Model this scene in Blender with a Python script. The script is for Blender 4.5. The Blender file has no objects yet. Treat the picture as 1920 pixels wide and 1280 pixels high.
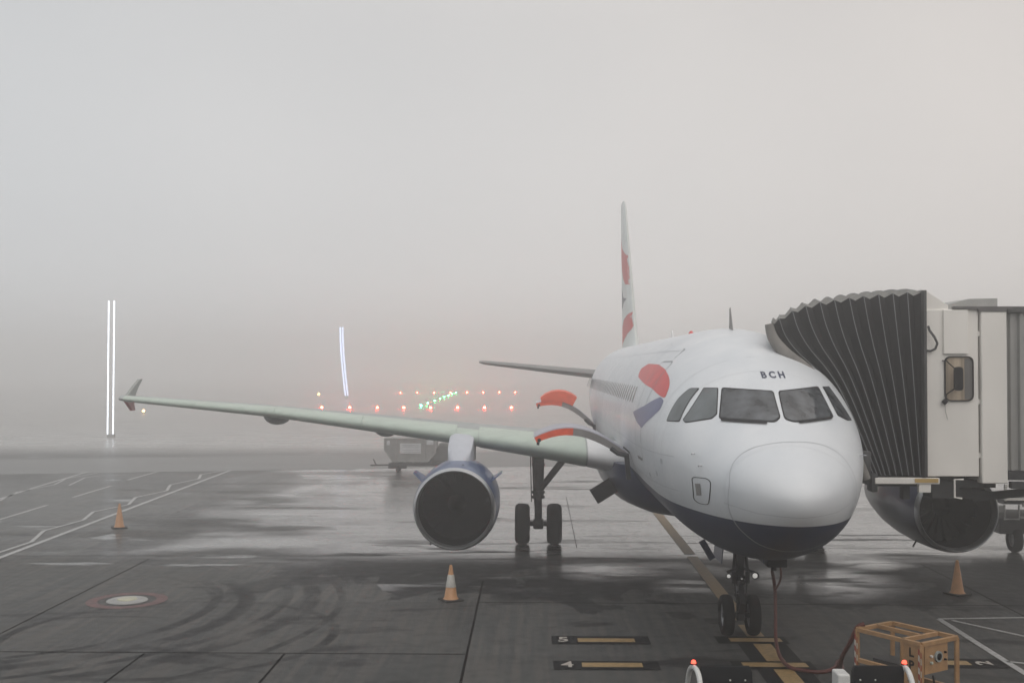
import bpy, bmesh, math, random
import numpy as np
from mathutils import Vector, Matrix
from mathutils.bvhtree import BVHTree
random.seed(7)
PI = math.pi
C = bpy.context.scene.collection
sc = bpy.context.scene

# ------------------------------------------------------------------ camera
cd = bpy.data.cameras.new('camera'); cam = bpy.data.objects.new('camera', cd); C.objects.link(cam)
cd.sensor_width = 36; cd.lens = 2104.056 / 1920 * 36; cd.clip_end = 5000; cd.clip_start = .05
_y, _p, _r = -.0165, .0231, .0017
_f = Vector((math.sin(_y) * math.cos(_p), math.cos(_y) * math.cos(_p), math.sin(_p)))
_a = Vector((math.cos(_y), -math.sin(_y), 0)); _u = _a.cross(_f)
_R = _a * math.cos(_r) + _u * math.sin(_r); _U = -_a * math.sin(_r) + _u * math.cos(_r)
cam.matrix_world = Matrix(((_R.x, _U.x, -_f.x, -4.0233), (_R.y, _U.y, -_f.y, -16.6803), (_R.z, _U.z, -_f.z, 5.1241), (0, 0, 0, 1)))
sc.camera = cam
# ------------------------------------------------------------------ sky: dull overcast daylight
SUN_EL, SUN_AZ = math.radians(48), math.radians(160)
w = bpy.data.worlds.new('World'); sc.world = w; w.use_nodes = True
nt = w.node_tree; N = nt.nodes; L = nt.links
bg = N['Background']; bg.inputs[1].default_value = .10
sky = N.new('ShaderNodeTexSky'); sky.sky_type = 'NISHITA'; sky.sun_disc = False
sky.sun_elevation = SUN_EL; sky.sun_rotation = SUN_AZ; sky.air_density = 1.2; sky.dust_density = 4; sky.altitude = 20
hs = N.new('ShaderNodeHueSaturation'); hs.inputs['Saturation'].default_value = .06
L.new(sky.outputs[0], hs.inputs['Color'])
tc = N.new('ShaderNodeTexCoord'); nz = N.new('ShaderNodeTexNoise'); nz.inputs['Scale'].default_value = 1.6; nz.inputs['Detail'].default_value = 3
L.new(tc.outputs['Generated'], nz.inputs['Vector'])
rp = N.new('ShaderNodeValToRGB'); rp.color_ramp.elements[0].position = .3; rp.color_ramp.elements[1].position = .75
rp.color_ramp.elements[0].color = (4.0, 4.05, 4.1, 1); rp.color_ramp.elements[1].color = (4.9, 4.85, 4.8, 1)
L.new(nz.outputs['Fac'], rp.inputs[0])
mx = N.new('ShaderNodeMix'); mx.data_type = 'RGBA'; mx.inputs[0].default_value = .86
L.new(hs.outputs[0], mx.inputs[6]); L.new(rp.outputs[0], mx.inputs[7]); 
# an overcast sky is brighter overhead than at the horizon
sx = N.new('ShaderNodeSeparateXYZ'); L.new(tc.outputs['Generated'], sx.inputs[0])
mr_ = N.new('ShaderNodeValToRGB')
for k_, (p_, v_) in enumerate(((0, 1.2), (.12, 1.05), (.3, .96), (1, 1.35))):
    e_ = mr_.color_ramp.elements[k_] if k_ < 2 else mr_.color_ramp.elements.new(p_)
    e_.position = p_; e_.color = (v_, v_, v_, 1)
L.new(sx.outputs['Z'], mr_.inputs[0])
ml = N.new('ShaderNodeVectorMath'); ml.operation = 'SCALE'; L.new(mx.outputs[2], ml.inputs[0]); L.new(mr_.outputs[0], ml.inputs['Scale'])
tn_ = N.new('ShaderNodeMapRange'); tn_.inputs[1].default_value = -.45; tn_.inputs[2].default_value = .4; L.new(sx.outputs['X'], tn_.inputs[0])
tm_ = N.new('ShaderNodeMix'); tm_.data_type = 'RGBA'; tm_.inputs[6].default_value = (.955, .975, .995, 1); tm_.inputs[7].default_value = (1.05, 1.0, .965, 1); L.new(tn_.outputs[0], tm_.inputs[0])
mm_ = N.new('ShaderNodeMix'); mm_.data_type = 'RGBA'; mm_.blend_type = 'MULTIPLY'; mm_.inputs[0].default_value = 1; L.new(ml.outputs[0], mm_.inputs[6]); L.new(tm_.outputs[2], mm_.inputs[7])
L.new(mm_.outputs[2], bg.inputs[0])
sd = bpy.data.lights.new('sun', 'SUN'); sd.energy = .5; sd.angle = math.radians(70); sd.color = (1, .95, .9)
so = bpy.data.objects.new('sun', sd); C.objects.link(so)
_sv = Vector((math.sin(SUN_AZ) * math.cos(SUN_EL), math.cos(SUN_AZ) * math.cos(SUN_EL), math.sin(SUN_EL)))
so.rotation_euler = _sv.to_track_quat('Z', 'Y').to_euler()
sc.view_settings.view_transform = 'Standard'; sc.view_settings.look = 'None'
sc.view_settings.exposure = 0.6; sc.view_settings.gamma = 1
sc.cycles.volume_bounces = 3; sc.cycles.max_bounces = 8; sc.cycles.use_denoising = True
sc.cycles.sample_clamp_indirect = 4

# ------------------------------------------------------------------ materials
MATS = {}
def mat(name, col, rough=.5, metal=0, var=.12, scale=3.0, bump=0, col2=None, spec=.5, emit=None, es=0, coat=0, stretch=(1, 1, 1), alpha=None):
    if name in MATS: return MATS[name]
    m = bpy.data.materials.new(name); m.use_nodes = True; t = m.node_tree; n = t.nodes; l = t.links
    b = n['Principled BSDF']; b.inputs['Roughness'].default_value = rough; b.inputs['Metallic'].default_value = metal
    b.inputs['Specular IOR Level'].default_value = spec; b.inputs['Coat Weight'].default_value = coat
    co = n.new('ShaderNodeTexCoord'); mp = n.new('ShaderNodeMapping'); mp.inputs['Scale'].default_value = stretch
    l.new(co.outputs['Object'], mp.inputs[0])
    z = n.new('ShaderNodeTexNoise'); z.inputs['Scale'].default_value = scale; z.inputs['Detail'].default_value = 6
    l.new(mp.outputs[0], z.inputs['Vector'])
    r = n.new('ShaderNodeValToRGB'); r.color_ramp.elements[0].position = .3; r.color_ramp.elements[1].position = .72
    c2 = col2 or tuple(min(1, c * (1 + var)) for c in col); c1 = tuple(c * (1 - var) for c in col)
    r.color_ramp.elements[0].color = (*c1, 1); r.color_ramp.elements[1].color = (*c2, 1)
    l.new(z.outputs['Fac'], r.inputs[0]); l.new(r.outputs[0], b.inputs['Base Color'])
    if bump:
        bp = n.new('ShaderNodeBump'); bp.inputs['Strength'].default_value = bump; bp.inputs['Distance'].default_value = .02
        l.new(z.outputs['Fac'], bp.inputs['Height']); l.new(bp.outputs[0], b.inputs['Normal'])
    if emit:
        b.inputs['Emission Color'].default_value = (*emit, 1); b.inputs['Emission Strength'].default_value = es
    MATS[name] = m
    return m

# ------------------------------------------------------------------ mesh helpers
class MB:
    def __init__(s): s.v = []; s.f = []; s.m = []; s.mi = 0
    def add(s, vs, fs):
        k = len(s.v); s.v += [tuple(p) for p in vs]
        for f in fs: s.f.append(tuple(i + k for i in f)); s.m.append(s.mi)
        return s
    def box(s, c, d, rot=None, bev=0):
        x, y, z = [q / 2 for q in d]
        if bev:
            bm = bmesh.new(); bmesh.ops.create_cube(bm, size=1)
            for v in bm.verts: v.co = Vector((v.co.x * d[0], v.co.y * d[1], v.co.z * d[2]))
            bmesh.ops.bevel(bm, geom=bm.edges[:], offset=min(bev, min(d) * .45), segments=2, profile=.5, affect='EDGES')
            vs = [v.co.copy() for v in bm.verts]; bm.verts.index_update(); fs = [[v.index for v in f.verts] for f in bm.faces]; bm.free()
        else:
            vs = [Vector(p) for p in ((-x, -y, -z), (x, -y, -z), (x, y, -z), (-x, y, -z), (-x, -y, z), (x, -y, z), (x, y, z), (-x, y, z))]
            fs = [(0, 3, 2, 1), (4, 5, 6, 7), (0, 1, 5, 4), (1, 2, 6, 5), (2, 3, 7, 6), (3, 0, 4, 7)]
        if rot: vs = [rot @ v for v in vs]
        return s.add([v + Vector(c) for v in vs], fs)
    def beam(s, p0, p1, wd, ht, up=(0, 0, 1)):
        p0, p1 = Vector(p0), Vector(p1); d = (p1 - p0); ln = d.length; d.normalize()
        u = Vector(up)
        if abs(d.dot(u)) > .98: u = Vector((0, 1, 0))
        a = d.cross(u).normalized(); b = a.cross(d).normalized()
        M = Matrix((a, d, b)).transposed()
        return s.box((p0 + p1) / 2, (wd, ln, ht), M)
    def cyl(s, p0, p1, r0, r1=None, n=16, cap=True):
        r1 = r0 if r1 is None else r1
        return s.tube([p0, p1], [r0, r1], n, cap)
    def tube(s, path, r, n=10, cap=True):
        P = [Vector(p) for p in path]; R_ = r if isinstance(r, (list, tuple)) else [r] * len(P)
        vs = []; fs = []; prev = None
        for i, p in enumerate(P):
            d = (P[min(i + 1, len(P) - 1)] - P[max(i - 1, 0)]).normalized()
            if prev is None:
                a = d.cross(Vector((0, 0, 1)))
                if a.length < .05: a = d.cross(Vector((0, 1, 0)))
            else: a = prev - d * prev.dot(d)
            a.normalize(); prev = a; b = d.cross(a)
            for k in range(n):
                t = 2 * PI * k / n; vs.append(p + (a * math.cos(t) + b * math.sin(t)) * R_[i])
        for i in range(len(P) - 1):
            for k in range(n): fs.append((i * n + k, i * n + (k + 1) % n, (i + 1) * n + (k + 1) % n, (i + 1) * n + k))
        if cap: fs.append(tuple(range(n))[::-1]); fs.append(tuple(range((len(P) - 1) * n, len(P) * n)))
        return s.add(vs, fs)
    def loft(s, rings, closed=True, cap=True):
        n = len(rings[0]); vs = [p for r in rings for p in r]; fs = []
        for i in range(len(rings) - 1):
            for k in range(n if closed else n - 1): fs.append((i * n + k, i * n + (k + 1) % n, (i + 1) * n + (k + 1) % n, (i + 1) * n + k))
        if cap and closed: fs.append(tuple(range(n))[::-1]); fs.append(tuple(range((len(rings) - 1) * n, len(rings) * n)))
        return s.add(vs, fs)
    def lathe(s, prof, o, axis='Y', n=48, cap=False):
        rings = []
        for (h, r) in prof:
            ring = []
            for k in range(n):
                t = 2 * PI * k / n; c_, s_ = r * math.cos(t), r * math.sin(t)
                q = (c_, h, s_) if axis == 'Y' else ((h, c_, s_) if axis == 'X' else (c_, s_, h))
                ring.append((o[0] + q[0], o[1] + q[1], o[2] + q[2]))
            rings.append(ring)
        return s.loft(rings, True, cap)
    def prism(s, poly, a0, a1, axis='Y'):
        def P(p, a): return (p[0], a, p[1]) if axis == 'Y' else ((a, p[0], p[1]) if axis == 'X' else (p[0], p[1], a))
        return s.loft([[P(p, a0) for p in poly], [P(p, a1) for p in poly]])

def build(name, mb, mats, root=None, smooth=False, org=None, auto=35):
    """one mesh object; vertices are given in world space, root carries the offset"""
    off = Vector((0, 0, 0))
    if root is not None: off = Vector(root['_o'])
    elif org is not None: off = Vector(org)
    me = bpy.data.meshes.new(name)
    me.from_pydata([tuple(Vector(v) - off) for v in mb.v], [], mb.f)
    bm = bmesh.new(); bm.from_mesh(me); bmesh.ops.recalc_face_normals(bm, faces=bm.faces[:]); bm.to_mesh(me); bm.free()
    for m in (mats if isinstance(mats, (list, tuple)) else [mats]): me.materials.append(m)
    for p, k in zip(me.polygons, mb.m): p.material_index = k
    me.update()
    o = bpy.data.objects.new(name, me); C.objects.link(o)
    if smooth:
        me.shade_smooth()
        me.set_sharp_from_angle(angle=math.radians(auto))
    o['_o'] = tuple(off)
    if root is not None: o.parent = root
    elif org is not None: o.location = off
    return o
def thing(name, label, cat, loc, group=None):
    o = bpy.data.objects.new(name, None); C.objects.link(o); o.location = loc; o['_o'] = tuple(loc); o.empty_display_size = .2
    return tag(o, label, cat, group)
def tag(o, label=None, cat=None, group=None, kind=None):
    if label: o['label'] = label
    if cat: o['category'] = cat
    if group: o['group'] = group
    if kind: o['kind'] = kind
    return o
def copytree(o, loc, parent=None):
    c = o.copy(); C.objects.link(c); c.parent = parent
    if parent is None: c.location = loc
    for ch in list(o.children): copytree(ch, None, c)
    return c

# ------------------------------------------------------------------ AIRLINER body shape
CL = 3.87
TOP = [(0, -.75), (.1, -.49), (.25, -.33), (.5, -.14), (1.1, .14), (1.7, .45), (2.2, .72), (2.6, .97), (3.1, 1.27), (3.6, 1.52), (4.3, 1.79), (5.2, 1.97), (6.2, 2.05), (7.2, 2.07), (24, 2.07), (27, 2.05), (30, 1.95), (32.5, 1.75), (33.8, 1.5)]
BOT = [(0, -.75), (.1, -1.0), (.25, -1.16), (.5, -1.37), (1.1, -1.66), (1.7, -1.85), (2.4, -1.98), (3.2, -2.045), (4.5, -2.07), (21, -2.07), (24, -1.7), (27, -.9), (30, .05), (32.5, .85), (33.8, 1.2)]
HW = [(0, 0), (.1, .33), (.25, .52), (.5, .76), (1.1, 1.12), (1.7, 1.37), (2.4, 1.60), (3.2, 1.79), (4.2, 1.91), (5.2, 1.96), (6.2, 1.975), (21, 1.975), (24, 1.9), (27, 1.6), (30, 1.05), (32.5, .5), (33.8, .15)]
ZW = [(0, -.75), (1.1, -.60), (2.4, -.33), (4, -.1), (5.5, 0), (21, 0), (25, .35), (30, 1.0), (33.8, 1.35)]
def pchip(tab):
    x = np.sqrt(np.array([t[0] for t in tab], float)); y = np.array([t[1] for t in tab], float)
    h = np.diff(x); d = np.diff(y) / h; m = np.zeros(len(x))
    for i in range(1, len(x) - 1):
        if d[i - 1] * d[i] > 0:
            w1 = 2 * h[i] + h[i - 1]; w2 = h[i] + 2 * h[i - 1]; m[i] = (w1 + w2) / (w1 / d[i - 1] + w2 / d[i])
    m[0] = d[0]; m[-1] = d[-1]
    def f(q):
        q = math.sqrt(max(q, 0)); i = min(max(int(np.searchsorted(x, q)) - 1, 0), len(h) - 1); t = (q - x[i]) / h[i]
        return float((2*t**3-3*t*t+1)*y[i] + (t**3-2*t*t+t)*h[i]*m[i] + (-2*t**3+3*t*t)*y[i+1] + (t**3-t*t)*h[i]*m[i+1])
    return f
fT, fB, fH, fZ = pchip(TOP), pchip(BOT), pchip(HW), pchip(ZW)
def section(Y, n=96):
    t, b, h, z = fT(Y), fB(Y), fH(Y), fZ(Y); out = []
    for k in range(n):
        a = 2 * PI * k / n
        out.append((h * math.cos(a), Y, CL + z + (t - z if math.sin(a) > 0 else z - b) * math.sin(a)))
    return out
def fuselage_mb():
    ys = [((i + 1) / 46) ** 2 * 7.2 for i in range(46)] + [7.2 + (i + 1) * .6 for i in range(23)] + [21.5 + i * .5 for i in range(1, 25)] + [33.8]
    rings = [[(0, 0, CL - .75)] * 96] + [section(y) for y in ys]
    rings[0] = [(0.001 * math.cos(2*PI*k/96), .0, CL - .75 + .001 * math.sin(2*PI*k/96)) for k in range(96)]
    return MB().loft(rings)
# ------------------------------------------------------------------ AIRLINER
def body_mat():
    m = bpy.data.materials.new('aircraft_body_paint'); m.use_nodes = True; t = m.node_tree; n = t.nodes; l = t.links
    b = n['Principled BSDF']; b.inputs['Roughness'].default_value = .42; b.inputs['Coat Weight'].default_value = .15; b.inputs['Coat Roughness'].default_value = .2
    co = n.new('ShaderNodeTexCoord'); sp = n.new('ShaderNodeSeparateXYZ'); l.new(co.outputs['Object'], sp.inputs[0])
    # paint line between white upper body and navy belly: a height that rises very slightly going aft
    ad = n.new('ShaderNodeMath'); ad.operation = 'MULTIPLY_ADD'; ad.inputs[1].default_value = .012; ad.inputs[2].default_value = BASE_PAINT
    l.new(sp.outputs['Y'], ad.inputs[0])
    gt = n.new('ShaderNodeMath'); gt.operation = 'GREATER_THAN'; l.new(sp.outputs['Z'], gt.inputs[0]); l.new(ad.outputs[0], gt.inputs[1])
    z = n.new('ShaderNodeTexNoise'); z.inputs['Scale'].default_value = 1.3; z.inputs['Detail'].default_value = 7; l.new(co.outputs['Object'], z.inputs['Vector'])
    wr = n.new('ShaderNodeValToRGB'); wr.color_ramp.elements[0].position = .3; wr.color_ramp.elements[1].position = .7
    wr.color_ramp.elements[0].color = (.60, .63, .66, 1); wr.color_ramp.elements[1].color = (.70, .72, .74, 1); l.new(z.outputs['Fac'], wr.inputs[0])
    # panel joints: thin rings every 2.1 m and soft weather streaks
    wv = n.new('ShaderNodeTexWave'); wv.wave_type = 'BANDS'; wv.bands_direction = 'Y'; wv.inputs['Scale'].default_value = .15; wv.inputs['Distortion'].default_value = 0
    l.new(co.outputs['Object'], wv.inputs['Vector'])
    j = n.new('ShaderNodeValToRGB'); j.color_ramp.elements[0].position = 0; j.color_ramp.elements[1].position = .0009
    j.color_ramp.elements[0].color = (.6, .6, .6, 1); j.color_ramp.elements[1].color = (1, 1, 1, 1); l.new(wv.outputs['Fac'], j.inputs[0])
    mu = n.new('ShaderNodeMix'); mu.data_type = 'RGBA'; mu.blend_type = 'MULTIPLY'; mu.inputs[0].default_value = .15
    l.new(wr.outputs[0], mu.inputs[6]); l.new(j.outputs[0], mu.inputs[7])
    mx = n.new('ShaderNodeMix'); mx.data_type = 'RGBA'; l.new(gt.outputs[0], mx.inputs[0]); mx.inputs[6].default_value = (.004, .013, .060, 1)
    l.new(mu.outputs[2], mx.inputs[7]); l.new(mx.outputs[2], b.inputs['Base Color'])
    return m
BASE_PAINT = 2.81
M_body = body_mat()
M_white = mat('white_paint', (.74, .74, .74), .35, var=.05)
M_navy = mat('navy_paint', (.005, .014, .060), .35, var=.2, coat=.2)
M_blue = mat('nacelle_blue', (.028, .062, .17), .38, var=.15, coat=.3)
M_line = mat('panel_line', (.28, .29, .30), .6); M_seam = mat('fine_seam', (.42, .44, .46), .6)
M_gask = mat('black_gasket', (.006, .006, .007), .6, spec=.2)
M_glassd = mat('cockpit_glass', (.012, .014, .018), .07, var=.5, scale=3.4, col2=(.115, .125, .135), spec=.5)  # lighter mottling paints reflections into the glass colour
M_glassg = mat('side_window_glass', (.10, .115, .12), .1, var=.3, scale=3, spec=.6)
M_cab = mat('cabin_window_glass', (.09, .09, .10), .2)
M_red = mat('ribbon_red', (.62, .055, .05), .4, var=.1)
M_ribblue = mat('ribbon_blue', (.13, .14, .26), .4, var=.1)
M_slat = mat('slat_grey_green', (.50, .57, .50), .42, metal=.15, var=.08, scale=2, stretch=(.4, 4, 4))
M_wing = mat('wing_grey', (.34, .36, .35), .45, var=.15, scale=2)
M_metal = mat('bare_metal', (.42, .43, .44), .28, metal=.9, var=.15)
M_lip = mat('polished_lip', (.55, .56, .57), .34, metal=.9, var=.08, scale=6)
M_dark = mat('dark_duct', (.007, .007, .008), .6, spec=.2)
M_blade = mat('fan_blade', (.022, .022, .025), .5)
M_gear = mat('gear_steel', (.035, .036, .04), .45, metal=.3, var=.35, scale=9)
M_gearl = mat('gear_chrome', (.45, .45, .47), .25, metal=.8, var=.2, scale=9)
M_tyre = mat('tyre_rubber', (.009, .009, .010), .8, spec=.2, var=.3, scale=10, bump=.15)
M_rim = mat('wheel_rim', (.30, .30, .31), .4, metal=.5)
M_orange = mat('door_orange', (.80, .10, .035), .5, var=.12, scale=7)
M_dgrey = mat('door_grey', (.22, .21, .205), .6, var=.2)
M_pylon = mat('pylon_grey', (.50, .52, .57), .42, var=.06)

plane = thing('airliner', 'white airliner with navy belly and red and blue ribbon, parked nose-on at the jet bridge', 'airliner', (0, 5.07, 0))
# the body sits at world origin in object space so the paint line is a plain height
fus_mb = fuselage_mb()
root0 = plane
fus = build('fuselage', fus_mb, M_body, plane, True, auto=60)
BV = BVHTree.FromPolygons([Vector(v) for v in fus_mb.v], fus_mb.f)

def project(bm, mode, off):
    for v in bm.verts:
        v.tag = False
        a, b = v.co.x, v.co.y
        if mode == 'front': o, d = Vector((a, -3, b)), Vector((0, 1, 0))
        elif mode == 'star': o, d = Vector((-4, a, b)), Vector((1, 0, 0))
        elif mode == 'port': o, d = Vector((4, a, b)), Vector((-1, 0, 0))
        else: o, d = Vector((a, b, 8)), Vector((0, 0, -1))
        h = BV.ray_cast(o, d)
        if h[0] is None: v.tag = True; continue
        nn = h[1]
        if nn.dot(d) > 0: nn = -nn
        v.co = h[0] + nn * off
    bmesh.ops.delete(bm, geom=[v for v in bm.verts if v.tag], context='VERTS')
def cutgrid(bm, st):
    xs = [v.co.x for v in bm.verts]; ys = [v.co.y for v in bm.verts]
    for lo, hi, nv in ((min(xs), max(xs), (1, 0, 0)), (min(ys), max(ys), (0, 1, 0))):
        k = math.ceil(lo / st) * st
        while k < hi:
            bmesh.ops.bisect_plane(bm, geom=bm.verts[:] + bm.edges[:] + bm.faces[:], plane_co=Vector(nv) * (k + 1e-5), plane_no=nv); k += st
def bm_to_mb(bm, mb=None):
    mb = mb or MB(); bm.verts.index_update()
    return mb.add([v.co.copy() for v in bm.verts], [[v.index for v in f.verts] for f in bm.faces])
def rounded(poly, r, k=4):
    out = []
    n = len(poly)
    for i in range(n):
        p, a, b = Vector(poly[i]), Vector(poly[i - 1]), Vector(poly[(i + 1) % n])
        d1, d2 = a - p, b - p; q = min(r, d1.length * .45, d2.length * .45)
        A, B = p + d1.normalized() * q, p + d2.normalized() * q
        for j in range(k + 1):
            t = j / k; out.append(tuple(A * (1 - t) ** 2 + p * 2 * t * (1 - t) + B * t * t))
    return out
def grow(poly, g):
    c = Vector((sum(p[0] for p in poly) / len(poly), sum(p[1] for p in poly) / len(poly)))
    n = len(poly); out = []; ar = sum(poly[i][0] * poly[(i+1) % n][1] - poly[(i+1) % n][0] * poly[i][1] for i in range(n)); sg = 1 if ar > 0 else -1
    for i in range(n):
        a, p, b = Vector(poly[i-1]), Vector(poly[i]), Vector(poly[(i+1) % n])
        e1 = (p - a).normalized(); e2 = (b - p).normalized(); n1 = Vector((e1.y, -e1.x)) * sg; n2 = Vector((e2.y, -e2.x)) * sg
        m = n1 + n2; m.normalize(); out.append(tuple(p + m * g / max(.45, m.dot(n1))))
    return out
def decal(name, poly, mode, off, m, root, st=.08, rnd=0, mb=None):
    if rnd: poly = rounded(poly, rnd)
    bm = bmesh.new(); vs = [bm.verts.new((p[0], p[1], 0)) for p in poly]; bm.faces.new(vs)
    bmesh.ops.triangulate(bm, faces=bm.faces[:]); cutgrid(bm, st); project(bm, mode, off)
    q = bm_to_mb(bm, mb); bm.free()
    return build(name, q, m, root, True, auto=80) if name else q
def outline(name, path, wd, mode, off, m, root, closed=True, mb=None):
    P = [Vector(p) for p in path]; Q = []
    n = len(P)
    for i in range(n if closed else n - 1):
        a, b = P[i], P[(i + 1) % n]; k = max(1, int((b - a).length / .06))
        for j in range(k): Q.append(a.lerp(b, j / k))
    if not closed: Q.append(P[-1])
    bm = bmesh.new(); n = len(Q); L_, R_ = [], []
    for i in range(n):
        a = Q[i - 1] if (closed or i) else Q[i]; b = Q[(i + 1) % n] if (closed or i < n - 1) else Q[i]
        d = (b - a).normalized(); nn = Vector((-d.y, d.x)) * wd / 2
        L_.append(bm.verts.new((*(Q[i] + nn), 0))); R_.append(bm.verts.new((*(Q[i] - nn), 0)))
    for i in range(n if closed else n - 1):
        k = (i + 1) % n; bm.faces.new((L_[i], L_[k], R_[k], R_[i]))
    project(bm, mode, off); q = bm_to_mb(bm, mb); bm.free()
    return build(name, q, m, root, True, auto=80) if name else q

# cockpit windows (gasket + glass), laid out on the nose
def cockpit_window(poly, mode, gm, rn=.05, g=.022):
    f = decal('cockpit_window', grow(poly, g), mode, .004, M_gask, fus, .06, rn)
    decal('glass', poly, mode, .009, gm, f, .06, rn)
cockpit_window([(-.715, 4.765), (.075, 4.715), (.035, 4.325), (-.07, 4.262), (-.87, 4.294)], 'front', M_glassd)
cockpit_window([(.195, 4.715), (.966, 4.785), (1.03, 4.317), (.25, 4.262), (.125, 4.30)], 'front', M_glassd)
cockpit_window([(-1.001, 4.765), (-.80, 4.765), (-.915, 4.355), (-1.003, 4.285), (-1.38, 4.200), (-1.40, 4.235)], 'front', M_glassg, .02, .014)
cockpit_window([(3.146, 4.754), (2.975, 4.758), (2.66, 4.209), (3.051, 4.200), (3.158, 4.584)], 'star', M_glassg, .05, .014)
cockpit_window([(1.09, 4.785), (1.25, 4.785), (1.50, 4.235), (1.36, 4.245), (1.165, 4.33)], 'front', M_glassd, .02, .014)
for a, b in (((-.87, 4.255), (-.20, 4.225)), ((.32, 4.235), (.985, 4.285))):
    outline('wiper', [a, b], .035, 'front', .022, M_gask, fus, closed=False)
# radome joint
rad = [(-.964, 3.107), (-.945, 3.3), (-.924, 3.50), (-.855, 3.65), (-.706, 3.79), (-.51, 3.885), (-.19, 3.955), (.15, 3.97), (.47, 3.945), (.72, 3.865), (.91, 3.72), (1.03, 3.5), (1.075, 3.25), (1.06, 3.0), (.95, 2.7), (.7, 2.42), (.3, 2.27), (-.1, 2.26), (-.5, 2.38), (-.8, 2.65), (-.93, 2.88)]
outline('radome_seam', rounded(rad, .3, 3), .009, 'front', .003, M_seam, fus)
outline('nose_seam', [(-1.0, 3.02), (-.6, 2.93), (0, 2.90), (.6, 2.95), (1.03, 3.08)], .006, 'front', .003, M_seam, fus, closed=False)
# registration letters
def text_mesh(s, size, bold=.0, extw=1.0):
    cu = bpy.data.curves.new('t', 'FONT'); cu.body = s; cu.size = size; cu.align_x = 'CENTER'; cu.align_y = 'CENTER'; cu.offset = bold; cu.resolution_u = 4
    ob = bpy.data.objects.new('t', cu); C.objects.link(ob); dg = bpy.context.evaluated_depsgraph_get()
    me = bpy.data.meshes.new_from_object(ob.evaluated_get(dg)); bpy.data.objects.remove(ob); bpy.data.curves.remove(cu)
    bm = bmesh.new(); bm.from_mesh(me); bpy.data.meshes.remove(me)
    for v in bm.verts: v.co.x *= extw
    return bm
bm = text_mesh('B C H', .15, .006, 1.12)
for v in bm.verts:
    x = v.co.x; v.co.x += .185; v.co.y += 4.998 - .05 * x * x + .01 * x
cutgrid(bm, .05); project(bm, 'front', .004); build('registration', bm_to_mb(bm), M_navy, fus, True); bm.free()
# ribbon emblem behind the cockpit
decal('ribbon_emblem', [(7.9, 5.027), (8.05, 5.10), (7.3, 5.206), (5.5, 5.185), (4.7, 5.10), (4.1, 4.95), (3.78, 4.792), (3.6, 4.57), (3.85, 4.60), (4.7, 4.735), (6.6, 4.86), (7.6, 4.93)], 'star', .004, M_red, fus, .15, .2)
decal('ribbon_emblem', [(6.1, 4.227), (4.7, 4.40), (3.849, 4.592), (3.60, 4.53), (3.54, 4.376), (3.80, 4.23), (4.55, 3.985), (5.3, 4.08)], 'star', .004, M_ribblue, fus, .12, .06)
# probes and static plates on the nose sides
for X0, Z0 in ((-1.32, 3.72), (-1.25, 3.55), (1.38, 3.70)):
    hh = BV.ray_cast(Vector((X0, -3, Z0)), Vector((0, 1, 0)))[0]
    q = MB(); q.tube([hh + Vector((0, .02, 0)), hh + Vector((math.copysign(.07, X0), -.01, 0)), hh + Vector((math.copysign(.08, X0), -.13, 0))], .011, 6); build('pitot_probe', q, M_gearl, fus, True)
for y_, z_ in ((2.9, 3.45), (3.35, 3.2), (6.05, 3.0), (4.1, 3.1)):
    decal('static_plate', rounded([(y_, z_), (y_ + .12, z_), (y_ + .12, z_ + .09), (y_, z_ + .09)], .02), 'star', .004, M_seam, fus, .2)
for zz in (5.45, 3.62, 3.05): outline('hull_joint', [(2.4 if zz < 5 else 4.8, zz), (24, zz)], .008, 'star', .003, M_seam, fus, closed=False)
for yy in (3.45, 6.3, 9.4, 12.6, 15.8, 19.0, 22.2): outline('hull_joint', [(yy, 2.95), (yy, 5.5 if yy < 4 else 5.78)], .008, 'star', .003, M_seam, fus, closed=False)
# service hatch and door outlines
def hull_door(name, y0, y1, z0, z1, r=.12, mode='star'):
    return outline(name, rounded([(y0, z0), (y1, z0), (y1, z1), (y0, z1)], r), .022, mode, .004, M_line, fus)
outline('service_hatch', rounded([(-1.385, 3.345), (-1.21, 3.362), (-1.165, 3.32), (-1.175, 2.93), (-1.29, 2.925), (-1.345, 2.98)], .05), .011, 'front', .004, M_gask, fus)
decal('hatch_grille', [(-1.345, 3.245), (-1.285, 3.262), (-1.262, 3.072), (-1.318, 3.055)], 'front', .006, M_dgrey, fus, .05)
hull_door('passenger_door', 4.62, 5.44, 3.38, 5.24)
hull_door('passenger_door', 29.0 - 1.2, 28.5, 3.6, 5.3)
decal('door_sill', [(4.7, 3.42), (5.35, 3.42), (5.35, 3.36), (4.7, 3.36)], 'star', .012, M_dgrey, fus, .2)
# cabin windows: one oval each
cw = decal(None, rounded([(0 + 10, 4.40), (.24 + 10, 4.40), (.24 + 10, 4.74), (10, 4.74)], .11), 'star', .005, M_cab, fus, .2)
for i in range(36):
    q = MB(); q.add([(v[0], v[1] - 10 + 6.6 + i * .533, v[2]) for v in cw.v], cw.f)
    if i == 0: cwm = build('cabin_window', q, M_cab, fus, True)
    else:
        o = cwm.copy(); C.objects.link(o); o.parent = fus; o.location = (0, i * .533, 0)
# the dark open hold behind the front cargo door, aft hold too
outline('cargo_opening', rounded([(7.25, 2.1), (9.05, 2.1), (9.05, 3.32), (7.25, 3.32)], .1), .05, 'star', .006, M_gask, fus)
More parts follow.
